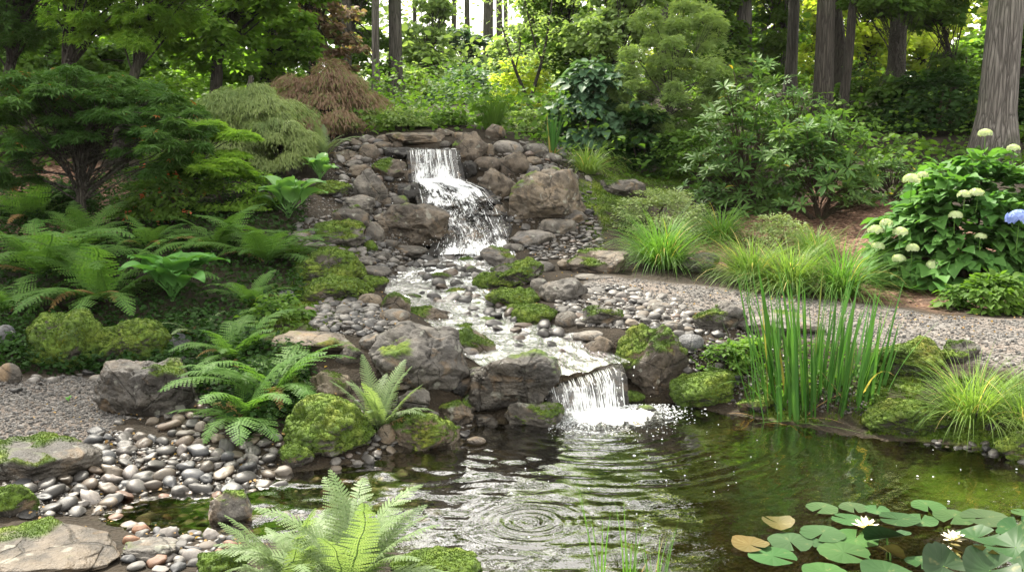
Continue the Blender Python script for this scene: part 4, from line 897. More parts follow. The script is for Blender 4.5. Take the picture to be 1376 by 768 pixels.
# ------------------------------------------------------------------ hostas
def hosta_leaf(seed, m):
    r = np.random.default_rng(seed); ns, nu = 9, 5; k = np.linspace(0, 1, ns); w = .36 * np.sin(np.pi * k ** .72) ** .8 + .012; V = []
    a = .5 + 1.3 * k; y = np.r_[0, np.cumsum(np.sin(a[:-1]))] / ns; z = np.r_[0, np.cumsum(np.cos(a[:-1]))] / ns * .55
    for i in range(ns):
        for j in range(nu):
            u = (j / (nu - 1) * 2 - 1); V.append([u * w[i], y[i] * 1.1, z[i] + abs(u) * w[i] * .35 - abs(u) ** 2 * .05 + .008 * math.cos(j * 3.14)])
    V = np.array(V) + [0, .35, .30]; i = (np.arange(ns - 1)[:, None] * nu + np.arange(nu - 1)[None]).ravel(); A = Acc(); A.add(V, np.stack([i, i + 1, i + nu + 1, i + nu], 1))
    st_ = np.array([[0, 0, 0], [0, .14, .16], [0, .36, .30]]); v, t_ = tube(st_, [.018, .014, .01], 5); A.add(v, t_); return A.mesh('leaf_blade', m)
HL = {k: [hosta_leaf(i, M[k]) for i in range(3)] for k in ('hosta', 'hosta_l')}
def hosta(px, py, w, n, k, label):
    P, t = G(px, py); s = w * t / F * .40; r = np.random.default_rng(int(px)); o = thing('hosta', label, 'hosta', P)
    for i in range(n):
        f = bpy.data.objects.new('leaf_blade', HL[k][i % 3]); COL.objects.link(f); f.parent = o; q = (i + .5) / n; sc = s * (1.0 - .35 * (1 - q)) * r.uniform(.8, 1.15)
        f.scale = (sc * .78, sc, sc * 1.6); f.rotation_euler = (r.normal(.75 * (1 - q) - .05, .12), r.normal(0, .15), i * 2.4 + r.normal(0, .2))
    V, T = tube([[0, 0, -.02], [0, 0, .15 * s], [.01, 0, .3 * s]], [.05 * s, .04 * s, .02 * s], 7); link('stem', mk_mesh('stem', V, T, M['hosta']), o)
hosta(232, 404, 150, 46, 'hosta', 'big broad leaved hosta among ferns above the bright mossy boulder')
hosta(388, 292, 118, 30, 'hosta_l', 'bright hosta with large hanging leaves on the upper left bank')
hosta(430, 242, 74, 22, 'hosta_l', 'small leafy hosta left of the rubble beside the upper falls')
hosta(92, 540, 18, 6, 'hosta', 'tiny seedling with round leaves on the left gravel patch')
# ------------------------------------------------------------------ grasses and reeds
def clump(name, cat, px, py, w, h, n, mat, label, t0=(.05, .6), bend=(.5, 1.6), bw=.009, seg=7, P=None, spread=.12, prof=1.6, twist=1., group=None, dry=10):
    if P is None: P, t = G(px, py)
    else: t = P[1] / cp
    r = np.random.default_rng(int(px * 3 + py)); W_, H_ = w * t / F, h * t / F; o = thing(name, label, cat, P - [0, 0, .015], group)
    rad = W_ * spread * np.sqrt(r.random(n)); a = r.uniform(0, 6.283, n); B = np.stack([rad * np.cos(a), rad * np.sin(a), 0 * a], 1)
    V, T = bladesM(n, B, H_ * r.uniform(.6, 1.15, n), r.uniform(*t0, n), r.uniform(*bend, n), bw * r.uniform(.6, 1.2, n), seg, np.where(r.random(n) < .7, a, r.uniform(0, 6.283, n)), r, twist, prof)
    link('blades', mk_mesh('blades', V, T, mat), o)
    dry = min(dry, n)
    if dry:
        V, T = bladesM(dry, B[:dry] * 1.3, H_ * r.uniform(.2, .5, dry), r.uniform(.6, 1.5, dry), r.uniform(.1, .8, dry), bw * .8, 4, None, r, 1.)
        link('dry_blades', mk_mesh('dry_blades', V, T, M['dead']), o)
    return o
GR = [
(890,358,135,105,850,'grass','lush mid green arching grass clump beside the broad brown slab'),
(1010,380,134,92,900,'grass_y','pale yellow green grass clump left of the gravel path bend'),
(1062,392,134,96,900,'grass_y','striped yellow grass in the middle of the grass border'),
(1130,398,120,112,620,'grass','green grass clump right end of the grass border near the mulch'),
(968,322,90,70,420,'grass','smaller green grass behind the pale clump under the rhododendron'),
(1095,345,100,66,420,'grass_y','low pale grass behind the border at the mulch edge'),
(790,232,92,58,420,'grass_y','rounded hakone grass mound right of the upper rocks'),
]
for a in GR: clump('grass_clump', 'grass clump', a[0], a[1], a[2], a[3], a[4], M[a[5]], a[6], (.1, 1.1), (.9, 2.3), .010)
clump('grass_clump', 'grass clump', 1306, 566, 170, 125, 620, M['grass_y'], 'yellow green weeping grass mound leaning over the water at right', (.2, 1.), (.8, 2.1), .0065)
clump('grass_clump', 'grass clump', 1376, 570, 100, 110, 260, M['grass_y'], 'weeping grass mound cut by the right picture edge', (.2, 1.), (.8, 2.), .0065)
clump('grass_clump', 'grass clump', 662, 176, 86, 58, 300, M['leaf_mid'], 'tall thin bladed grass behind the head of the upper waterfall', (0, .45), (.1, .9), .014)
clump('reed_clump', 'reeds', 742, 206, 44, 52, 55, M['iris'], 'small upright reed clump left of the dark viburnum', (0, .25), (0, .3), .028)
clump('grass_clump', 'grass clump', 140, 515, 18, 14, 30, M['grass'], 'tiny grass tuft on the left gravel patch', (.1, .8), (.2, 1), .006)
# iris in the pond
P = at_z(1090, 572, -.06); r = np.random.default_rng(5); n = 160; o = thing('iris_clump', 'tall sword leaved iris clump standing in the pool at right', 'iris', P)
a = r.uniform(0, 6.283, n); rad = .34 * np.sqrt(r.random(n)); B = np.stack([rad * np.cos(a) * 1.05, rad * np.sin(a) * .55, 0 * a], 1); out = np.clip(B[:, 0] / .32, -1, 1)
az = np.where(out > 0, 0, math.pi) + r.normal(0, .7, n); L_ = r.uniform(.5, 1.0, n)
V, T = bladesM(n, B, L_, np.abs(out) * .36 * r.random(n) + .02, r.uniform(0, .25, n) + .25 * (r.random(n) < .12), .021 * r.uniform(.6, 1.2, n), 9, az, r, .9, 3.2); link('blades', mk_mesh('blades', V, T, M['iris']), o)
n = 26; B2 = B[:n] * 1.2; V, T = bladesM(n, B2 + [0, 0, .05], r.uniform(.15, .42, n), r.uniform(.7, 1.5, n), r.uniform(.1, .9, n), .010, 5, None, r, 1.); link('dry_blades', mk_mesh('dry_blades', V, T, M['dead']), o)
n = 14; V, T = bladesM(n, B[:n] + [0, 0, .03], np.r_[.5, .45, .6, .4, .42, r.uniform(.4, .75, 9)], np.r_[[1.35] * 5, r.uniform(.2, .6, 9)], np.r_[[.25] * 5, r.uniform(.8, 1.9, 9)], .014, 8, np.r_[-2.6, -.5, -.9, 3.4, -.1, r.uniform(0, 6.28, 9)], r, .3); link('bent_blades', mk_mesh('bent_blades', V, T, M['grass']), o)
# foreground reeds
for q, (px, h, lb) in enumerate([(808, 165, 'tallest thin reed rising from the near pool edge'), (845, 125, 'second thin reed in the near foreground water'), (880, 105, 'rightmost short reed tuft of the near foreground')]):
    P = at_z(px, 800, -.02); clump('reed', 'reed', px, 800, 30, h, 6 + 2 * q, M['grass'], lb, (.0, .22), (.0, .35), .0075, 8, P, .4, 2.5, .6)
# ------------------------------------------------------------------ shrubs
def leaves_on(cent, rad, n, size, tpl, r, flat=.45, droop=.35, jit=.4, outc=None, sz_var=.3):
    """n leaves in soft layered clumps; cent (K,3), rad (K,)"""
    K = len(cent); k = r.integers(0, K, n); a = r.uniform(0, 6.283, n); q = np.sqrt(r.random(n)); rr = rad[k] * q
    P = cent[k] + np.stack([np.cos(a) * rr, np.sin(a) * rr, r.normal(0, .30, n) * rad[k] * flat - q ** 2 * rad[k] * droop], 1)
    o = norm(np.stack([np.cos(a), np.sin(a), np.zeros(n)], 1) * (.35 + q)[:, None] + r.normal(0, .45, (n, 3)) * np.array([1, 1, .35]))
    if outc is not None: o = norm(o + .6 * norm(P - outc))
    Yv = o + np.array([0, 0, -1]) * (droop * .8 + r.normal(0, .18, n))[:, None]; Zv = norm(np.stack([r.normal(0, jit, n), r.normal(0, jit, n), np.ones(n)], 1))
    return place(tpl, P, frames(Yv, Zv), size * np.clip(r.normal(1, sz_var, n), .45, 1.8))
def bezier(a, b, r, sag=.15, n=9, up=None):
    a, b = np.array(a, float), np.array(b, float); L_ = np.linalg.norm(b - a); m = (a + b) / 2 + np.array([0, 0, sag * L_]) + r.normal(0, .06, 3) * L_
    if up is not None: m = a + up * L_ * .55
    t = np.linspace(0, 1, n)[:, None]; P = (1 - t) ** 2 * a + 2 * t * (1 - t) * m + t ** 2 * b
    w = np.cumsum(r.normal(0, .012 * L_, (n, 3)), 0) * np.sin(t * math.pi); return P + w
def dome(K, r, W_, D_, H_, lo=.0, inner=.72):
    d = norm(r.normal(size=(K, 3))); d[:, 2] = np.abs(d[:, 2]) * (1 - lo) + lo * .2 - .12; q = r.uniform(inner, 1.0, K)[:, None]; return d * q * np.array([W_ / 2, D_ / 2, H_])
def shrub(name, label, cat, px, py, w, h, n, size, tpl, mat, flat=.5, droop=.3, K=40, cr=.17, stems=5, bark='twig', D=None, z0=.0, dr=.8, jit=.4, group=None, lift=0.):
    if D is None: P, t = G(px, py)
    else: P = gD(px, D); t = D / cp
    r = np.random.default_rng(int(px * 13 + py * 7 + n)); W_, H_ = w * t / F, h * t / F; D_ = W_ * dr; P = P + np.array([0, D_ * .22, 0]) if D is None else P
    o = thing(name, label, cat, P, group); C_ = dome(K, r, W_ * .86, D_ * .86, H_ * .9 * (1 - lift)); C_[:, 2] += H_ * lift; C_[:, 2] = np.maximum(C_[:, 2], H_ * (.06 + lift * .8))
    V, T = leaves_on(C_, cr * W_ * r.uniform(.6, 1.25, K), n, size, tpl, r, flat, droop, jit, np.array([0, 0, H_ * .2])); V[:, 2] = np.maximum(V[:, 2], .01)
    f = link('foliage', mk_mesh('foliage', V, T, M[mat]), o)
    for k in range(stems):
        b = bezier([r.normal(0, .02), r.normal(0, .02), -.03], C_[r.integers(K)] * .95, r, .12, 8); V, T = tube(b, np.linspace(.012, .004, 8) * max(W_, .4) * 1.3, 5); link('stem', mk_mesh('stem', V, T, M[bark]), o)
    return o, C_, P, t
def mound(name, label, cat, px, py, w, h, n, size, mat, D=None, dr=.85, K=30, tpl=LACE):
    """weeping mound: overlapping drooping parasols of fine leaves on arching limbs"""
    P = gD(px, D); P[2] = at_D(px, py, D)[2]; t = D / cp; r = np.random.default_rng(int(px + n)); W_, H_ = w * t / F, h * t / F; D_ = W_ * dr; o = thing(name, label, cat, P)
    d = norm(r.normal(size=(K, 3))); d[:, 2] = np.abs(d[:, 2]); d[:, 1] = -np.abs(d[:, 1]) * np.where(r.random(K) < .7, 1, -1); d[0] = (0, 0, 1); C_ = d * r.uniform(.62, .92, K)[:, None] * np.array([W_ / 2, D_ / 2, H_ * .96]); Rr = W_ * .21 * r.uniform(.7, 1.25, K) * (1 - .25 * d[:, 2])
    k = r.integers(0, K, n); a = r.uniform(0, 6.283, n); q = r.random(n) ** .6; rr = Rr[k] * q; out = np.stack([np.cos(a), np.sin(a), 0 * a], 1); bias = norm(d[k] * np.array([1, 1, 0]) + 1e-6)
    Pn = C_[k] + out * rr[:, None] + bias * (Rr[k] * .3)[:, None]; Pn[:, 2] -= .62 * q ** 2 * Rr[k] * (1 + .2 * r.normal(size=n)); Pn += r.normal(0, .012, (n, 3)) * W_
    Yv = norm(out + bias * .8 + r.normal(0, .3, (n, 3)) * np.array([1, 1, .3])) + np.array([0, 0, -.25]) - np.array([0, 0, .9]) * q[:, None]; Zv = norm(np.array([0, 0, 1.]) + out * .6 * q[:, None] + r.normal(0, .35, (n, 3)))
    V, T = place(tpl, Pn, frames(Yv, Zv), size * r.uniform(.6, 1.3, n)); link('foliage', mk_mesh('foliage', V, T, M[mat]), o)
    g_ = gD(px, P[1])[2] - P[2]; V, T = tube(bezier([0, 0, min(g_, -.02)], [W_ * .1, 0, H_ * .8], r, .05, 9), np.linspace(.05, .02, 9) * W_, 7, .15); link('trunk', mk_mesh('trunk', V, T, M['bark_dark']), o)
    for k in range(7):
        V, T = tube(bezier([0, 0, H_ * .2], C_[r.integers(K)] * .96, r, .25, 9), np.linspace(.028, .006, 9) * W_, 5); link('limb', mk_mesh('limb', V, T, M['bark_dark']), o)
    return o
mound('laceleaf_maple', 'pale green weeping laceleaf maple mound left of the upper falls', 'weeping maple', 332, 218, 178, 138, 34000, .055, 'lace_green', 10.7)
mound('laceleaf_maple', 'smaller pale green laceleaf mound spilling over the left bank', 'weeping maple', 380, 218, 96, 78, 13000, .052, 'lace_green', 10.3)
mound('laceleaf_maple', 'reddish brown weeping laceleaf maple above the rubble left of the falls', 'weeping maple', 448, 182, 178, 104, 30000, .06, 'lace_red', 12.2)
# rhododendrons
WH = whorl(9, .30); WH2 = whorl(7, .55, LONG, 8)
def rhodo(px, py, w, h, n, size, label, lift=.1, D=None, stems=6, mat='rhodo'):
    o, C_, P, t = shrub('rhododendron', label, 'rhododendron', px, py, w, h, 10, .01, LEAF, mat, K=8, stems=0, D=D, lift=lift)
    r = np.random.default_rng(int(px * 3 + py)); W_, H_ = w * t / F, h * t / F; C_ = dome(n, r, W_, W_ * .8, H_ * (1 - lift), 0, .6); C_[:, 2] += H_ * lift; bump = 1 + .28 * fbm(C_ / W_ * 3.2 + px, 2, 3); C_[:, :2] *= bump[:, None]; C_[:, 2] *= (bump * .7 + .3)
    ax = norm(C_ * np.array([1, 1, .5]) / W_ + np.array([0, 0, .75]) + r.normal(0, .3, (n, 3))); a = r.normal(size=(n, 3)); V, T = place(WH, C_, frames(np.cross(ax, a), ax), size * r.uniform(.7, 1.15, n))
    f = [c for c in o.children if c.name.startswith('foliage')][0]; me = mk_mesh('foliage', V, T, M[mat]); f.data = me
    for k in range(stems):
        b = bezier([r.normal(0, .04), r.normal(0, .03), -.04], C_[r.integers(n)] * .9, r, .1, 9); V, T = tube(b, np.linspace(.028, .007, 9) * (.6 + W_ * .4), 6, .1); link('stem', mk_mesh('stem', V, T, M['twig']), o)
    A = Acc()
    for c in C_[r.integers(0, n, 90)]: V, T = tube(bezier([c[0] * .25, c[1] * .25, c[2] * .45], c, r, .05, 4), [.006, .005, .004, .003], 4); A.add(V, T)
    link('twigs', A.mesh('twigs', M['twig']), o); return o
rhodo(1108, 300, 175, 178, 230, .135, 'glossy rhododendron with bare forked stems in front of the dark tree trunks', .22)
rhodo(1008, 285, 170, 198, 260, .13, 'darker rhododendron behind and left of the glossy one', .06)
rhodo(1205, 275, 120, 90, 110, .10, 'lower rhododendron between the glossy one and the hydrangea', .05)
rhodo(1060, 200, 130, 90, 100, .12, 'far rhododendron rising behind the other two', .1, 13.5)
# hydrangea
P0, t0 = G(1318, 388); r = np.random.default_rng(77)
o, C_, P, t = shrub('hydrangea', 'large hydrangea bush with broad leaves and cream flower heads at right', 'hydrangea', 1322, 384, 292, 226, 5600, .105, BROAD, 'hydr', .5, .3, 190, .09, 7, dr=.75)
def head(parent, P, s, mat, origin):
    n = 130; d = norm(r.normal(size=(n, 3))); d[:, 2] = np.abs(d[:, 2]) * .9 - .1; a = r.normal(size=(n, 3)); V, T = place(PET, d * np.array([1, 1, .85]) * s * r.uniform(.85, 1, n)[:, None], frames(np.cross(d, a), d), s * .30 * r.uniform(.7, 1.2, n))
    h_ = link('flower_head', mk_mesh('flower_head', V, T, M[mat]), parent, P - origin); b = bezier([0, 0, -s * 2.6], [0, 0, 0], r, 0, 4); V, T = tube(b, .004, 4); link('flower_stalk', mk_mesh('flower_stalk', V, T, M['grass']), h_); return h_
PET = (np.array([[0,0,0],[.5,.5,.1],[0,1,.02],[-.5,.5,.1],[.5,-.5,.1],[0,-1,.02],[-.5,-.5,.1],[1,0,.02],[-1,0,.02]], float), np.array([[0,1,2],[0,2,3],[0,5,4],[0,6,5],[0,4,7],[0,7,1],[0,3,8],[0,8,6]]))
for a, b, s, m in [(1225,242,14,'flower'),(1177,310,13,'flower'),(1191,300,10,'flower'),(1210,312,12,'flower'),(1226,334,11,'flower'),(1259,358,17,'flower'),(1296,262,11,'flower'),(1312,260,12,'flower'),(1284,290,11,'flower'),(1208,348,11,'flower'),(1240,236,9,'flower'),
                   (1324,180,11,'flower'),(1180,331,10,'flower'),(1318,318,9,'flower'),(1369,294,20,'flower_blue'),(1362,200,10,'flower')]:
    D = P[1] - .54 * (1 - abs(a - 1322) / 260) * (1 - .45 * max(0, (300 - b) / 120)); D -= .22 * (m == 'flower_blue'); q = at_D(a, b, D); head(o, q, s * .85 * D / F, m, np.array(o.location))
shrub('leafy_shrub', 'low small leaved shrub on the mulch under the hydrangea', 'shrub', 1333, 420, 125, 68, 1500, .048, BROAD, 'leaf_mid', .5, .3, 36, .16, 4)
shrub('variegated_shrub', 'fine leaved pale green spreading shrub above the lush grass clump', 'shrub', 893, 318, 165, 82, 8500, .030, LEAF, 'leaf_var', .6, .15, 90, .10, 5)
shrub('variegated_shrub', 'airy pale shrub with tiny leaves behind the striped yellow grass', 'shrub', 1052, 335, 105, 60, 3200, .030, LEAF, 'leaf_var', .6, .1, 50, .12, 4)
shrub('boxwood', 'small dark round shrub under the layered maple right of the hakone grass', 'shrub', 868, 236, 70, 40, 3000, .035, LEAF, 'leaf_dark', .6, .2, 40, .16, 3)
shrub('viburnum', 'dark blue green viburnum with drooping layered leaves right of centre', 'viburnum', 800, 205, 140, 150, 3600, .115, BROAD, 'leaf_blue', .35, .7, 60, .15, 6, D=12.6, lift=.05)
shrub('viburnum', 'second darker viburnum right behind the layered one', 'viburnum', 858, 210, 90, 110, 1800, .10, BROAD, 'leaf_dark', .4, .6, 40, .16, 4, D=12.2)
shrub('azalea', 'azalea with scattered coral flowers under the green maple at left', 'azalea', 235, 300, 150, 110, 5200, .050, LEAF, 'leaf_mid', .5, .3, 60, .14, 5, 'twig', 9.0)
shrub('azalea', 'dark azalea right of the coral one below the pale laceleaf mound', 'azalea', 318, 300, 120, 90, 4200, .045, LEAF, 'maple_bright', .5, .3, 50, .14, 4, 'twig', 9.1)
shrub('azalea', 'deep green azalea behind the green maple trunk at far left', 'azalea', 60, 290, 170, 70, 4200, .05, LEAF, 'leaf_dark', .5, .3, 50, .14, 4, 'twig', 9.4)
for ob in [x for x in COL.objects if x.name.startswith('azalea')][:1]:
    n = 46; W_ = 150 * 9 / F; C2 = dome(n, r, W_, W_ * .8, 110 * 9 / F * .8); V, T = place(PET, np.repeat(C2, 4, 0) + r.normal(0, .018, (n * 4, 3)), rand_frames(n * 4, .9, r), r.uniform(.012, .024, n * 4)); link('flowers', mk_mesh('flowers', V, T, M['flower_red']), ob)
n_ = 0
for a, b, w, h, n, s, m, D, lb in [
 (548,178,90,34,2600,.045,'leaf_pale',11.8,'pale airy shrub behind the capstone left of centre'),
 (505,172,60,32,1600,.045,'leaf_pale',12.0,'pale low shrub right of the red laceleaf maple'),
 (606,172,56,28,1400,.045,'leaf_mid',11.9,'small green shrub behind the waterfall inlet'),
 (705,190,70,40,2400,.045,'leaf_pale',12.6,'pale creeping shrub behind the perched brown boulder'),
 (700,170,90,90,2600,.07,'leaf_sunlit',16.5,'shrub with sunlit yellow in its leaf colour behind the forked sapling'),
 (415,160,120,70,2600,.06,'leaf_mid',14.5,'green shrub rising behind the two laceleaf mounds'),
 (240,180,190,110,5200,.06,'maple_bright',12.5,'bright green shrub behind the green maple crown'),
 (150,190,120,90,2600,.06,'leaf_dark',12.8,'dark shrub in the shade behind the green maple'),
 (20,200,160,110,3400,.06,'leaf_mid',12.0,'green shrub cut by the left edge behind the maple'),
 (930,230,130,120,4400,.055,'leaf_mid',12.0,'mid green shrub left of the dark rhododendron'),
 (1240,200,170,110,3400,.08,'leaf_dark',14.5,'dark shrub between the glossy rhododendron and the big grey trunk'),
 (1150,190,130,80,2400,.08,'leaf_mid',16,'green shrub behind the glossy rhododendron top'),
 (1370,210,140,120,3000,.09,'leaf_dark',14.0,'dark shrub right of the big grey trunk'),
 (980,190,120,110,2800,.075,'leaf_pale',16,'pale shrub behind the dark rhododendron top'),
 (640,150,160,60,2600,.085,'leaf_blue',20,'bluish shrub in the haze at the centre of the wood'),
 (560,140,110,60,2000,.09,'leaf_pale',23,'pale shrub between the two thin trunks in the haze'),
 (1290,160,160,90,2400,.10,'leaf_mid',19,'mid green shrub far behind the big grey trunk'),
 (780,150,130,80,2600,.085,'leaf_pale',19,'pale shrub deep behind the dark viburnum'),
 (320,140,160,70,2600,.08,'maple_bright',17,'bright shrub deep behind the pale laceleaf mound')]:
    shrub('understory_shrub', lb, 'shrub', a, b, w, h, n, s, LEAF if s < .07 else BROAD, m, .45, .3, 50, .15, 3, 'twig', D)
# low leafy plants
for a, b, w, h, n, s, m, lb in [(368,440,100,56,620,.035,'leaf_mid','low round leaved ground cover plant below the feathery fern on the left bank'),
 (980,500,66,52,800,.026,'leaf_mid','low small leaved plant at the left foot of the iris clump'),
 (1010,482,60,40,500,.028,'maple_bright','yellow green low plant behind the iris clump'),
 (20,470,60,20,90,.035,'hosta_l','sparse round leaved weed beside the dark round rock at left'),
 (250,440,110,34,700,.03,'leaf_dark','low dark creeping plant between bright mossy boulder and fern'),
 (640,205,0,0,0,0,'','')]:
    if n: shrub('low_plant', lb, 'plant', a, b, w, h, n, s, BROAD, m, .5, .3, 24, .2, 2)
# the green japanese maple of the left foreground
def maple_tree(label, px, D, boxes, n, size, mat, trunk, bark, K=26, tpl=MAPLE, flat=.22, droop=.25, cr=.2, name='maple_tree', cat='maple tree', topz=None, split=.35, limbs=9, jit=.35, fork=0, py=None, base=None):
    """boxes: photo-space crown boxes (cx, cy, w, h, distance)"""
    r = np.random.default_rng(int(px * 5 + D * 31 + n)); P = gD(px, D) if base is None else base; o = thing(name, label, cat, P); C_ = []; Rr = []
    for (cx, cyy, w, h, d) in boxes:
        c = at_D(cx, cyy, d); sx, sz = w * d / F / 2, h * d / F / 2; k = max(4, int(K * (w * h) / sum(b[2] * b[3] for b in boxes))); q = norm(r.normal(size=(k, 3))) * (r.random(k) ** .4)[:, None]
        C_.append(c + q * np.array([sx, sx * .8, sz]) * .88); Rr.append(np.full(k, cr * 2 * sx) * r.uniform(.6, 1.2, k))
    C_ = np.concatenate(C_) - P; Rr = np.concatenate(Rr); V, T = leaves_on(C_, Rr, n, size, tpl, r, flat, droop, jit)
    link('crown', mk_mesh('crown', V, T, M[mat]), o)
    top = C_.mean(0) if topz is None else np.array([topz[0], topz[1], topz[2]]); L_ = np.linalg.norm(top); nn = 12
    tr = bezier([0, 0, -.05], top, r, .0, nn, np.array([0, 0, 1.])); V, T = tube(tr, trunk * np.linspace(1.15, .45, nn) ** .9, 9, .12); link('trunk', mk_mesh('trunk', V, T, M[bark]), o)
    for k in range(limbs):
        c = C_[r.integers(len(C_))]; s = int(nn * r.uniform(split, .95)); V, T = tube(bezier(tr[s], c, r, .10, 10), np.linspace(trunk * .42, trunk * .08, 10), 6, .1); link('limb', mk_mesh('limb', V, T, M[bark]), o)
    A = Acc()
    for c, q in zip(C_, Rr):
        s = int(nn * r.uniform(split, .97)); b = bezier(tr[s], c, r, .1, 7); A.add(*tube(b, np.linspace(trunk * .2, trunk * .04, 7), 4))
        for _ in range(3): e = c + np.array([r.uniform(-1, 1), r.uniform(-1, 1), -.1]) * q * .8; A.add(*tube(bezier(b[4], e, r, .1, 5), np.linspace(trunk * .09, trunk * .02, 5), 3))
    link('twigs', A.mesh('twigs', M[bark]), o); return o
# ------------------------------------------------------------------ trees
maple_tree('dark green japanese maple with layered crown in the left foreground', 118, 8.6, [(65,140,200,130,8.4),(180,150,170,80,8.5),(215,200,140,80,8.2),(120,118,200,60,8.7),(20,205,120,100,8.5),(250,165,90,60,8.3)], 20000, .058, 'maple_dark', .045, 'bark_dark', 130, limbs=8, split=.25, cr=.11, flat=.5, jit=.45)
maple_tree('low green maple branch tree with bright edge right of the layered maple', 262, 9.3, [(280,170,110,60,9.2),(300,215,110,50,9.0),(255,205,80,60,9.1)], 5200, .055, 'maple_bright', .03, 'bark_dark', 30, limbs=5)
TT = [ # trunk px, distance, boxes, n, leaf size, material, trunk radius, bark, label
(28,12.5,[(20,30,170,110,12.4),(60,-60,260,120,12.4)],7000,.075,'maple_dark',.075,'bark_dark','dark trunked maple at far left whose crown leaves the picture'),
(97,11.8,[(120,20,150,80,11.6),(110,-70,240,120,11.6)],7000,.075,'maple_bright',.07,'bark_dark','dark maple stem second from the left behind the layered maple'),
(168,11.5,[(215,35,120,80,11.4),(230,-50,220,110,11.4)],7000,.07,'maple_bright',.065,'bark_dark','dark stem leaning right behind the layered maple crown'),
(60,14.5,[(70,75,180,90,14.5),(150,90,130,70,14.5)],6500,.075,'leaf_mid',.08,'bark_dark','shaded tree filling the gap between the two dark maple stems'),
(300,14,[(290,40,170,110,14),(350,-20,200,100,14)],8000,.08,'maple_bright',.09,'bark_dark','bright leaved tree above the pale laceleaf mound'),
(360,15.5,[(365,30,120,70,15.5),(400,70,90,60,15.2),(330,90,110,50,15.4)],5200,.08,'maple_bright',.11,'bark_dark','yellow green tree with two dark stems left of the red laceleaf maple'),
(425,16.5,[(430,25,110,90,16.5),(455,70,80,60,16.3),(400,-40,160,90,16)],6000,.075,'lace_red',.07,'bark_dark','olive brown tree above the red laceleaf maple'),
(470,21,[(480,60,90,120,21),(470,-30,140,80,21)],4500,.10,'leaf_mid',.10,'bark_mid','soft green tree left of the two straight thin trunks'),
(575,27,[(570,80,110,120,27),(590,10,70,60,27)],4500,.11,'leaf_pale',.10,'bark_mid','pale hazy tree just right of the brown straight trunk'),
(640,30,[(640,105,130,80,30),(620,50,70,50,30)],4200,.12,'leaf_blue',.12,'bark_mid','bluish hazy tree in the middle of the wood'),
(690,22,[(700,90,100,110,22),(720,20,90,70,22)],4600,.10,'leaf_pale',.06,'bark_mid','pale tree behind the forked sapling'),
(760,17,[(765,60,120,110,17),(750,-20,150,90,17)],6500,.085,'maple_bright',.07,'bark_dark','light green tree above the dark viburnum'),
(815,15,[(820,40,130,80,15),(800,100,90,50,15),(840,-30,160,80,15)],6500,.08,'leaf_pale',.06,'bark_dark','light layered tree top right of the dark viburnum'),
(898,12.4,[(880,120,130,90,12.4),(930,160,110,80,12.2),(850,165,80,60,12.2),(905,75,140,90,12.5),(925,25,150,80,12.8),(950,105,90,80,12.3)],13000,.055,'leaf_pale',.035,'bark_dark','slender layered maple with thin dark stems left of the rhododendrons'),
(960,17,[(965,60,110,90,17),(950,-30,160,90,17)],6000,.085,'leaf_mid',.08,'bark_dark','mid green tree left of the leaning dark trunk'),
(1050,19,[(1040,60,110,110,19),(1050,-30,150,80,19)],5600,.09,'leaf_mid',.09,'bark_mid','green tree between the pair of dark trunks and the slender maple'),
(1160,21,[(1165,60,120,90,21),(1150,110,100,70,21),(1160,-20,160,90,21)],6500,.10,'leaf_sunlit',.09,'bark_dark','sunlit yellow green tree behind the thick dark trunk at right'),
(1225,23,[(1225,70,150,110,23),(1235,-10,170,80,23)],7000,.11,'leaf_sunlit',.09,'bark_dark','brightest yellow tree glowing left of the big grey trunk'),
(1268,16,[(1270,90,90,50,16),(1250,20,110,50,16),(1275,150,90,60,16),(1270,-40,160,70,16)],6000,.085,'leaf_mid',.045,'bark_dark','thin dark stemmed tree just left of the big grey trunk'),
(1195,15,[(1190,0,130,40,15),(1215,120,80,40,15)],3000,.085,'leaf_mid',.035,'bark_dark','thin twisted sapling in front of the glowing yellow trees'),
(1372,15.5,[(1370,60,110,120,15.5),(1380,150,90,90,15.5),(1380,-40,180,90,15.5)],6500,.09,'leaf_mid',.09,'bark_dark','green tree right of the big grey trunk'),
(1100,26,[(1110,60,130,120,26),(1100,-20,170,80,26)],5600,.12,'leaf_sunlit',.10,'bark_dark','far sunlit tree between the two thick dark trunks'),
(205,17,[(190,60,190,80,17),(110,90,120,50,17),(240,100,100,50,17)],7000,.09,'maple_bright',.08,'bark_dark','bright leaved tree filling the view between the left maple stems'),
(10,18,[(10,80,150,90,18),(40,20,160,80,18)],6000,.09,'maple_bright',.08,'bark_dark','sunlit green tree far behind the leftmost dark maple'),
(280,20,[(280,90,140,70,20),(350,110,100,50,20)],5200,.10,'leaf_mid',.08,'bark_dark','green tree filling the view under the bright left trees'),
(1010,24,[(1010,100,130,70,24),(930,120,100,60,24)],5200,.11,'maple_bright',.09,'bark_mid','bright green tree behind the reddish brown trunk'),
(1330,21,[(1340,80,130,120,21),(1290,110,90,60,21)],6000,.10,'maple_bright',.09,'bark_dark','bright green tree glowing behind the big grey trunk'),
(1480,15,[(1350,-190,420,230,15),(1250,-380,460,260,15)],9000,.17,'leaf_mid',.14,'bark_dark','broad unseen canopy tree added outside the right edge to darken the pool reflections'),  # unseen tree, added so the right of the pool reflects dark green
(1120,17.5,[(1080,-170,380,200,17),(1060,-360,360,260,17)],9000,.19,'leaf_mid',.14,'bark_dark','tall tree with an unseen crown added above the rhododendrons for darker pool reflections'),  # overhead crown out of view, added for the pool reflections
(-60,15,[(20,-180,380,220,15),(60,-330,340,180,15)],3200,.17,'leaf_mid',.14,'bark_dark','tall unseen canopy tree added above the left maples for reflections and shading'),  # unseen crown added for reflections and shading on the left side
]
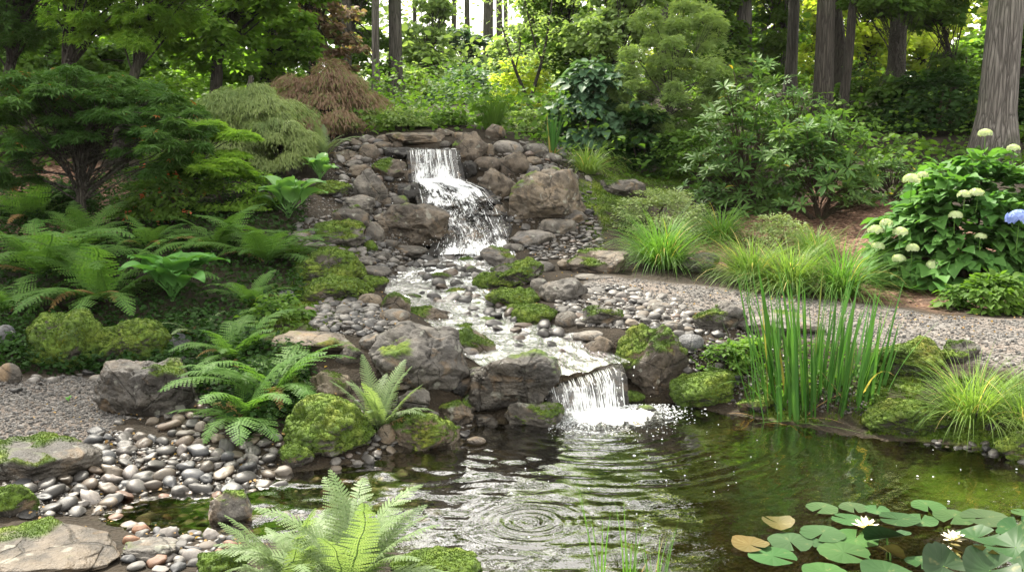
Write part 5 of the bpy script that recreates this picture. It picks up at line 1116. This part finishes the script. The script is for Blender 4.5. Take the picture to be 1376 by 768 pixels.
for px_, D, bx, n, s, m, tr, bk, lb in TT: maple_tree(lb, px_, D, bx, int(n * 1.35), s, m, tr, bk, 64, MAPLE if D < 13 else BROAD, .9, .25, .115, 'forest_tree', 'tree', limbs=4, split=.45, jit=.75)
# straight forest trunks with crowns above the picture
def big_crown(seed, R_, Hc, n, s, mat):
    r = np.random.default_rng(seed); K = 46; C_ = norm(r.normal(size=(K, 3))) * (r.random(K) ** .45)[:, None] * np.array([R_, R_, Hc / 2]); V, T = leaves_on(C_, R_ * .28 * r.uniform(.6, 1.2, K), n, s, BROAD, r, .5, .3, .5); return mk_mesh('crown', V, T, M[mat]), C_
BC = [big_crown(31, 2.6, 6, 3000, .19, 'leaf_mid'), big_crown(32, 2.3, 5.5, 2800, .19, 'maple_bright'), big_crown(33, 2.9, 6.5, 3600, .21, 'leaf_dark')]
def tall(px_, D, wpx, bark, label, h=13., lean=0., ci=0, cz=None, group=None):
    P = gD(px_, D); r = np.random.default_rng(int(px_ + D * 10)); o = thing('tall_tree', label, 'tree', P, group); R_ = wpx * D / F / 2; n = 22; k = np.linspace(0, 1, n)
    C_ = np.stack([lean * k * h + np.cumsum(r.normal(0, .012, n)), np.cumsum(r.normal(0, .01, n)), -.1 + k * h], 1); rad = R_ * (1.0 - .62 * k) * (1 + .55 * np.exp(-k * h / .35)); V, T = tube(C_, rad, 18 if wpx > 20 else 10, .07, int(px_)); link('trunk', mk_mesh('trunk', V, T, M[bark]), o)
    me, cc = BC[ci]; z = h * .82 if cz is None else cz; s = h / 14 * (.38 if 430 < px_ < 880 else .55 if 280 < px_ < 440 else 1 if D < 16.5 else .5); z = z + (1.5 if s < .5 else 0); c = link('crown', me, o, (lean * z + r.normal(0, .2), r.normal(0, .2), z + .3)); c.scale = (s, s, s); c.rotation_euler.z = r.uniform(0, 6.28)
    for q in range(5):
        a = C_[int(n * r.uniform(.5, .85))]; e = np.array([lean * z, 0, z + .3]) + cc[r.integers(len(cc))] * .8 * s; V, T = tube(bezier(a, e, r, .0, 9), np.linspace(R_ * .35, R_ * .08, 9), 6); link('limb', mk_mesh('limb', V, T, M[bark]), o)
    return o
for a in [
(512,20,11,'bark_gray','pale grey straight thin trunk left of centre',13,.01,1),(538,21,19,'bark_mid','thicker brown straight trunk beside the pale grey one',14,.0,0),
(474,18,13,'bark_mid','half hidden brown trunk above the red laceleaf maple',13,.02,0),(988,17,22,'bark_mid','reddish brown trunk above the dark rhododendron',13,.01,0),
(1050,18,15,'bark_mid','brown trunk right of the reddish brown one',13,.0,1),(1093,14.5,25,'bark_dark','thick dark ridged trunk behind the glossy rhododendron',13,-.005,2),
(1119,14.9,12,'bark_dark','slim dark trunk leaning beside the thick ridged one',12,.05,0),(1185,20,22,'bark_dark','dark trunk against the glowing yellow foliage',13,.0,2),
(1322,12.4,46,'bark_gray','big grey furrowed trunk behind the hydrangea',14,.012,2),(1352,15.5,14,'bark_dark','dark trunk in shade right of the big grey trunk',12,.01,0),
(16,15,10,'bark_dark','dark thin trunk at the far left edge of the wood',12,.01,2),(128,15,9,'bark_dark','dark thin trunk between the left maples',12,.0,2),
(352,18,16,'bark_dark','dark trunk above the pale laceleaf mound',12,.0,0),(388,19,11,'bark_dark','second dark trunk right of the one above the pale mound',12,-.02,1),
(297,19,10,'bark_dark','slim dark trunk behind the bright leaved tree at left',12,.0,0),(1240,24,9,'bark_dark','slim dark trunk in front of the brightest yellow tree',12,.01,1),
(884,20,14,'bark_mid','brown trunk seen through the layered maple',13,.0,0),(240,20,12,'bark_dark','dark trunk far behind the bright shrub at left',13,.01,2)]: tall(*a)
for k, (a, D, w) in enumerate([(596,34,9),(611,38,7),(633,41,8),(655,31,15),(671,33,9),(681,40,6),(705,37,8),(726,32,10),(748,39,8),(785,34,11),(565,37,6),(840,31,11),(905,33,12),(1010,32,12),(430,33,12),(320,31,13),(190,31,13),(90,30,12),(1300,30,13),(820,42,8)]):
    tall(a, D, w, 'bark_mid', 'slender straight trunk standing far back in the hazy wood', 14 + (k % 3), .02 * math.sin(k * 2.3), k % 2, None, 'slender trunks far back in the hazy wood')
# forked sapling
P = gD(713, 15.5); o = thing('sapling', 'bare forked sapling with two thin stems behind the falls', 'sapling', P); r = np.random.default_rng(3)
def pxp(l, D): return np.array([at_D(a, b, D) for a, b in l]) - P
for l, a, b in [([(714,185),(712,160),(711,142)], .05, .042)]: V, T = tube(pxp(l, 15.5), np.linspace(a, b, 3), 7); link('trunk', mk_mesh('trunk', V, T, M['bark_dark']), o)
for l, a, b in [([(711,143),(706,125),(692,95),(682,62),(673,30)], .036, .012), ([(711,143),(716,120),(729,85),(737,40),(742,0)], .036, .012), ([(729,85),(716,50),(705,0)], .02, .008), ([(692,95),(700,60),(697,30)], .014, .006)]:
    V, T = tube(_rs(pxp(l, 15.5), 14), np.linspace(a, b, 14), 6); link('limb', mk_mesh('limb', V, T, M['bark_dark']), o)
n = 500; q = np.stack([r.uniform(665, 760, n), r.uniform(-20, 90, n)], 1); c = np.array([at_D(a, b, 15.5 + r.normal(0, .4)) for a, b in q[:60]]) - P; V, T = leaves_on(c, np.full(60, .2), 1100, .06, LEAF, r); link('crown', mk_mesh('crown', V, T, M['leaf_pale']), o)
# ------------------------------------------------------------------ far wood and forest floor masses
def cards(name, label, P, size, mat, r, tilt=.7):
    V, T = place(BROAD, P, rand_frames(len(P), tilt, r), size * r.uniform(.5, 1.3, len(P))); tag(link(name, mk_mesh(name, V, T, M[mat])), label, 'foliage', kind='stuff')
r = np.random.default_rng(12)
def wood(n, d0, d1, gap):
    px_ = r.uniform(-250, 1620, n); D = r.uniform(d0, d1, n); py_ = r.uniform(-260, 150, n); P = np.stack([(px_ - CX) / F * D / cp, D, 0 * D], 1); d = (9 + np.degrees(np.arctan((py_ - CY) / F))); P[:, 2] = CH - D * np.tan(np.radians(d)); g_ = H(P[:, 0], P[:, 1], False)
    dens = fbm(P * .42, 3, 5) + .62; cgap = np.exp(-((px_ - 640) / 120) ** 2) * sstep(95, -30, py_) * gap + np.exp(-((px_ - 1215) / 60) ** 2) * .5 * np.exp(-((py_ - 70) / 40) ** 2) * gap
    k = (P[:, 2] > g_) & (dens - cgap > r.uniform(-.1, .75, n)); return P[k], px_[k]
P, q = wood(150000, 24, 48, 1.3); m = (q < 480)
cards('far_dark_foliage', 'dark green far foliage of the wood at the left', P[m], .24, 'leaf_mid', r)
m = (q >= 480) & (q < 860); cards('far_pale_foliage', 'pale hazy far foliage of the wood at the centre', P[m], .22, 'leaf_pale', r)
m = (q >= 860); cards('far_sunlit_foliage', 'far foliage at the right of the wood with sunlit yellow put into its colour', P[m][::2], .26, 'leaf_sunlit', r); cards('far_green_foliage', 'green far foliage of the wood at the right', P[m][1::2], .26, 'leaf_mid', r)
n = 42000; X_ = r.uniform(-11, 13, n); Y_ = 11.5 + 22 * r.random(n) ** 1.3; X_ *= Y_ / 18; Z_ = H(X_, Y_, False); k = n2(X_, Y_, .5, 44, 3) > -.35; P = np.stack([X_, Y_, Z_ + r.random(n) ** 1.5 * (.25 + .02 * Y_) * np.clip(n2(X_, Y_, .7, 45, 2) + .8, .1, 1.5)], 1)[k]
u, v = project(P[:, 0], P[:, 1], P[:, 2]); P = P[~((u > 540) & (u < 720) & (P[:, 1] < 11.35))]
cards('undergrowth', 'low green undergrowth covering the forest floor behind the garden', P, .085, 'leaf_mid', r)
LBK = [[(-60,440),(250,440),(420,480),(420,560),(330,600),(280,540),(140,505),(-60,500)], [(150,230),(330,230),(420,260),(400,330),(410,400),(330,470),(250,440),(0,450),(-100,400),(-100,330)]]
P = world_scatter(LBK, 26000, r); P[:, 2] += r.random(len(P)) ** 1.5 * .11; cards('ground_cover', 'low dark leafy ground cover under the ferns of the left bank', P, .034, 'leaf_dark', r)
P = world_scatter([[(820,235),(1000,240),(1010,330),(940,345),(830,330)],[(930,470),(1010,455),(1180,470),(1180,560),(1000,540),(930,500)],[(700,180),(860,190),(860,235),(760,215)]], 5000, r); P[:, 2] += r.random(len(P)) ** 1.5 * .05; cards('ground_cover', 'small leaved green ground cover on the right bank', P, .024, 'leaf_mid', r)
P = world_scatter([[(-60,560),(560,480),(600,600),(320,768),(-60,768)],[(820,380),(1376,420),(1376,500),(960,440)],[(380,300),(820,300),(820,440),(420,440)]], 700, r); P[:, 2] += .02; cards('fallen_leaves', 'scattered dry fallen leaves and bits on stones and gravel', P, .016, 'dead', r)
# ------------------------------------------------------------------ water lilies
def pad_mesh(seed, lift=0.):
    r = np.random.default_rng(seed); n = 28; a = np.linspace(.14, 2 * math.pi - .14, n) + math.pi / 2; V = [[0, -.02, 0]]
    for q in (.35, .7, 1.): 
        for i in range(n): rr = q * (1 + .03 * math.sin(a[i] * 5 + seed) + (.02 * r.normal() if q == 1 else 0)); V.append([math.cos(a[i]) * rr, math.sin(a[i]) * rr, (lift * rr ** 2 * (.5 + .5 * math.cos(2 * a[i] + seed)) + .006 * math.sin(a[i] * 9) * q)])
    T = [[0, 1 + i, 2 + i] for i in range(n - 1)]
    for k in range(2):
        b = 1 + k * n; T += sum([[[b + i, b + n + i, b + n + i + 1], [b + i, b + n + i + 1, b + i + 1]] for i in range(n - 1)], [])
    return np.array(V), np.array(T)
def pad_mat():
    t = NT('lily_pad'); v = t.obj(); oi = t.n('ObjectInfo'); c = t.mix(t.ramp(t.noise(v, 3., 4, .6), [(.35, 0.), (.65, 1.)]), t.mix(1., oi.outputs['Color'], (.6, .7, .6), 'MULTIPLY'), oi.outputs['Color'])
    c = t.mix(t.ramp(t.noise(v, 14., 3, .6), [(.62, 0.), (.72, .6)]), c, (.15, .14, .06)); g = t.n('TexGradient'); g.gradient_type = 'RADIAL'; t.set(g, 0, v)
    w = t.math('ABSOLUTE', t.math('SINE', t.math('MULTIPLY', g.outputs[1], 44.))); c = t.mix(t.ramp(w, [(0., .3), (.10, 0.)]), c, (.07, .11, .04)); return t.out(t.pbr(c, .5, t.bump(w, .10, .01), .15))
M['pad'] = pad_mat(); Gc = (.034, .070, .022); Gb = (.020, .048, .016); Yc = (.085, .065, .022)
PD = [(1105,682,44,0,Gc,'small lily pad at the back left of the lily group'),(1147,681,40,0,Gc,'lily pad second from the left in the back row'),(1178,684,34,0,Gc,'back lily pad touching the second one'),
(1139,697,44,0,Gc,'lily pad directly behind the largest white flower'),(1208,697,54,.02,Gb,'dark lily pad right of the largest flower in the second row'),(1238,698,46,0,Gc,'pad right of the dark one in the second row'),
(1247,679,46,0,Gc,'back lily pad at the top right of the group'),(1282,694,56,0,Gc,'lily pad under the top right one'),(1325,695,66,0,Gc,'widest back lily pad at the right of the group'),
(1105,716,62,0,Gc,'lily pad left of the largest white flower'),(1150,722,64,0,Gc,'lily pad in front of the largest white flower'),(1062,727,62,0,Gc,'lily pad at the left end of the front group'),
(1038,746,66,0,Gc,'lowest left lily pad of the group'),(1134,741,72,0,Gc,'big round lily pad in the front middle'),(1045,702,46,.10,Yc,'curled yellow brown dying lily pad apart at the left'),
(1008,731,52,.06,Yc,'yellowing lily pad at the left tip of the front group'),(1085,727,40,0,Gc,'small pad between the left front pads'),(1238,756,46,.05,Gb,'raised green pad near the bottom edge'),
(1190,768,70,.05,Gb,'lily pad cut by the bottom edge at centre of the group'),(1108,768,64,0,Gc,'lily pad cut by the bottom edge left of the last one'),(1374,688,30,0,Gc,'lily pad cut by the right picture edge'),
(1312,722,60,.1,Gb,'pad behind the small white flowers'),(1375,716,70,.12,Gb,'dark pad behind the biggest raised leaf')]
r = np.random.default_rng(4)
for k, (a, b, w, lf, c, lb) in enumerate(PD):
    P = at_z(a, b, .008 + .0015 * (k % 5) + lf * .1); s = w * P[1] / cp / F / 2 * 1.0; V, T = pad_mesh(k, lf * 3); o = link('lily_pad', mk_mesh('lily_pad', V * s, T, M['pad']), None, P, tuple(x * r.uniform(.85, 1.2) for x in c) + (1,)); o.rotation_euler = (r.normal(0, .012), r.normal(0, .012), r.uniform(0, 6.28)); tag(o, lb, 'lily pad', 'lily pads')
for k, (a, b, w, rx, ry, rz, z, lb) in enumerate([(1192,722,58,-.5,.25,.4,.05,'raised cupped leaf right of the largest white flower'),(1196,742,36,.6,.3,2.,.03,'folded olive leaf standing in front of the cupped one'),(1365,735,72,-.35,-.35,1.,.07,'biggest raised shiny leaf at the right bottom'),
  (1308,748,60,.5,-.5,3.,.06,'tilted brownish leaf beside the small white flowers'),(1268,760,60,-.4,.4,4.,.05,'raised leaf at the bottom left of the small flowers'),(1330,766,70,.2,.5,5.,.06,'leaf rising from the bottom edge under the shiny one'),(1376,765,60,-.3,-.4,.3,.08,'leaf at the bottom right corner')]):
    P = at_z(a, b, z); s = w * P[1] / cp / F / 2 * 1.1; V, T = pad_mesh(50 + k, .45); o = thing('lily_leaf', lb, 'lily leaf', (P[0], P[1], -.05)); f = link('leaf_blade', mk_mesh('leaf_blade', V * s, T, M['pad']), o, (0, 0, z + .05), tuple(x * r.uniform(.9, 1.2) for x in (Gb if k not in (1, 3) else (.13, .11, .03))) + (1,)); f.rotation_euler = (rx, ry, rz)
    V, T = tube([[0, 0, -.1], [.01, 0, 0], [0, 0, z + .05]], .004, 5); link('stalk', mk_mesh('stalk', V, T, M['grass']), o)
PTL = (np.array([[0,0,0],[-.16,.4,.10],[-.13,.75,.06],[0,.5,.02],[.13,.75,.06],[.16,.4,.10],[0,1,.05]], float), np.array([[0,3,1],[1,3,2],[0,5,3],[5,4,3],[2,3,6],[3,4,6]]))
M['lily_w'] = leaf_mat('lily_petal', (.72, .66, .58), (.86, .82, .70), .3, .5, .3); M['lily_c'] = leaf_mat('lily_centre', (.7, .42, .05), (.85, .6, .1), .2, .6, .2)
for a, b, w, lb in [(1163,706,33,'largest open white water lily among the pads'),(1281,722,30,'white water lily right of the largest one'),(1267,738,24,'lowest white water lily beside the tilted leaf')]:
    P = at_z(a, b + 4, .015); s = w * P[1] / cp / F / 2 * 1.15; o = thing('water_lily', lb, 'water lily', P)
    for ring, (n, el, sc) in enumerate([(9, .35, 1.), (8, .8, .92), (6, 1.15, .75)]):
        aa = np.arange(n) / n * 6.283 + ring * .4 + r.normal(0, .08, n); e = el + r.normal(0, .08, n); Yv = np.stack([np.cos(aa) * np.cos(e), np.sin(aa) * np.cos(e), np.sin(e)], 1); V, T = place(PTL, Yv * .08 * s, frames(Yv, np.tile([0, 0, 1.], (n, 1))), np.full(n, s * sc)); link('petals', mk_mesh('petals', V, T, M['lily_w']), o)
    n = 40; Yv = norm(np.stack([r.normal(0, .4, n), r.normal(0, .4, n), np.ones(n)], 1)); V, T = place(LONG, Yv * .05 * s, frames(Yv, rng.normal(size=(n, 3))), np.full(n, s * .4)); link('stamens', mk_mesh('stamens', V, T, M['lily_c']), o)
# ------------------------------------------------------------------ haze
def haze():
    t = NT('haze'); v = t.n('VolumePrincipled'); v.inputs['Color'].default_value = (.93, .96, .90, 1); v.inputs['Density'].default_value = HAZE; v.inputs['Anisotropy'].default_value = .35; t.t.links.new(v.outputs[0], t.o.inputs[1])
    V = np.array([[x, y, z] for x in (-62, 62) for y in (-25, 75) for z in (-2., 26.)], float); T = np.array([[0,1,3,2],[4,6,7,5],[0,4,5,1],[2,3,7,6],[0,2,6,4],[1,5,7,3]]); tag(link('haze', mk_mesh('haze', V, T, t.m, None, False)), 'thin bright mist hanging in the wood', 'haze', kind='stuff')
HAZE = .00020
haze()
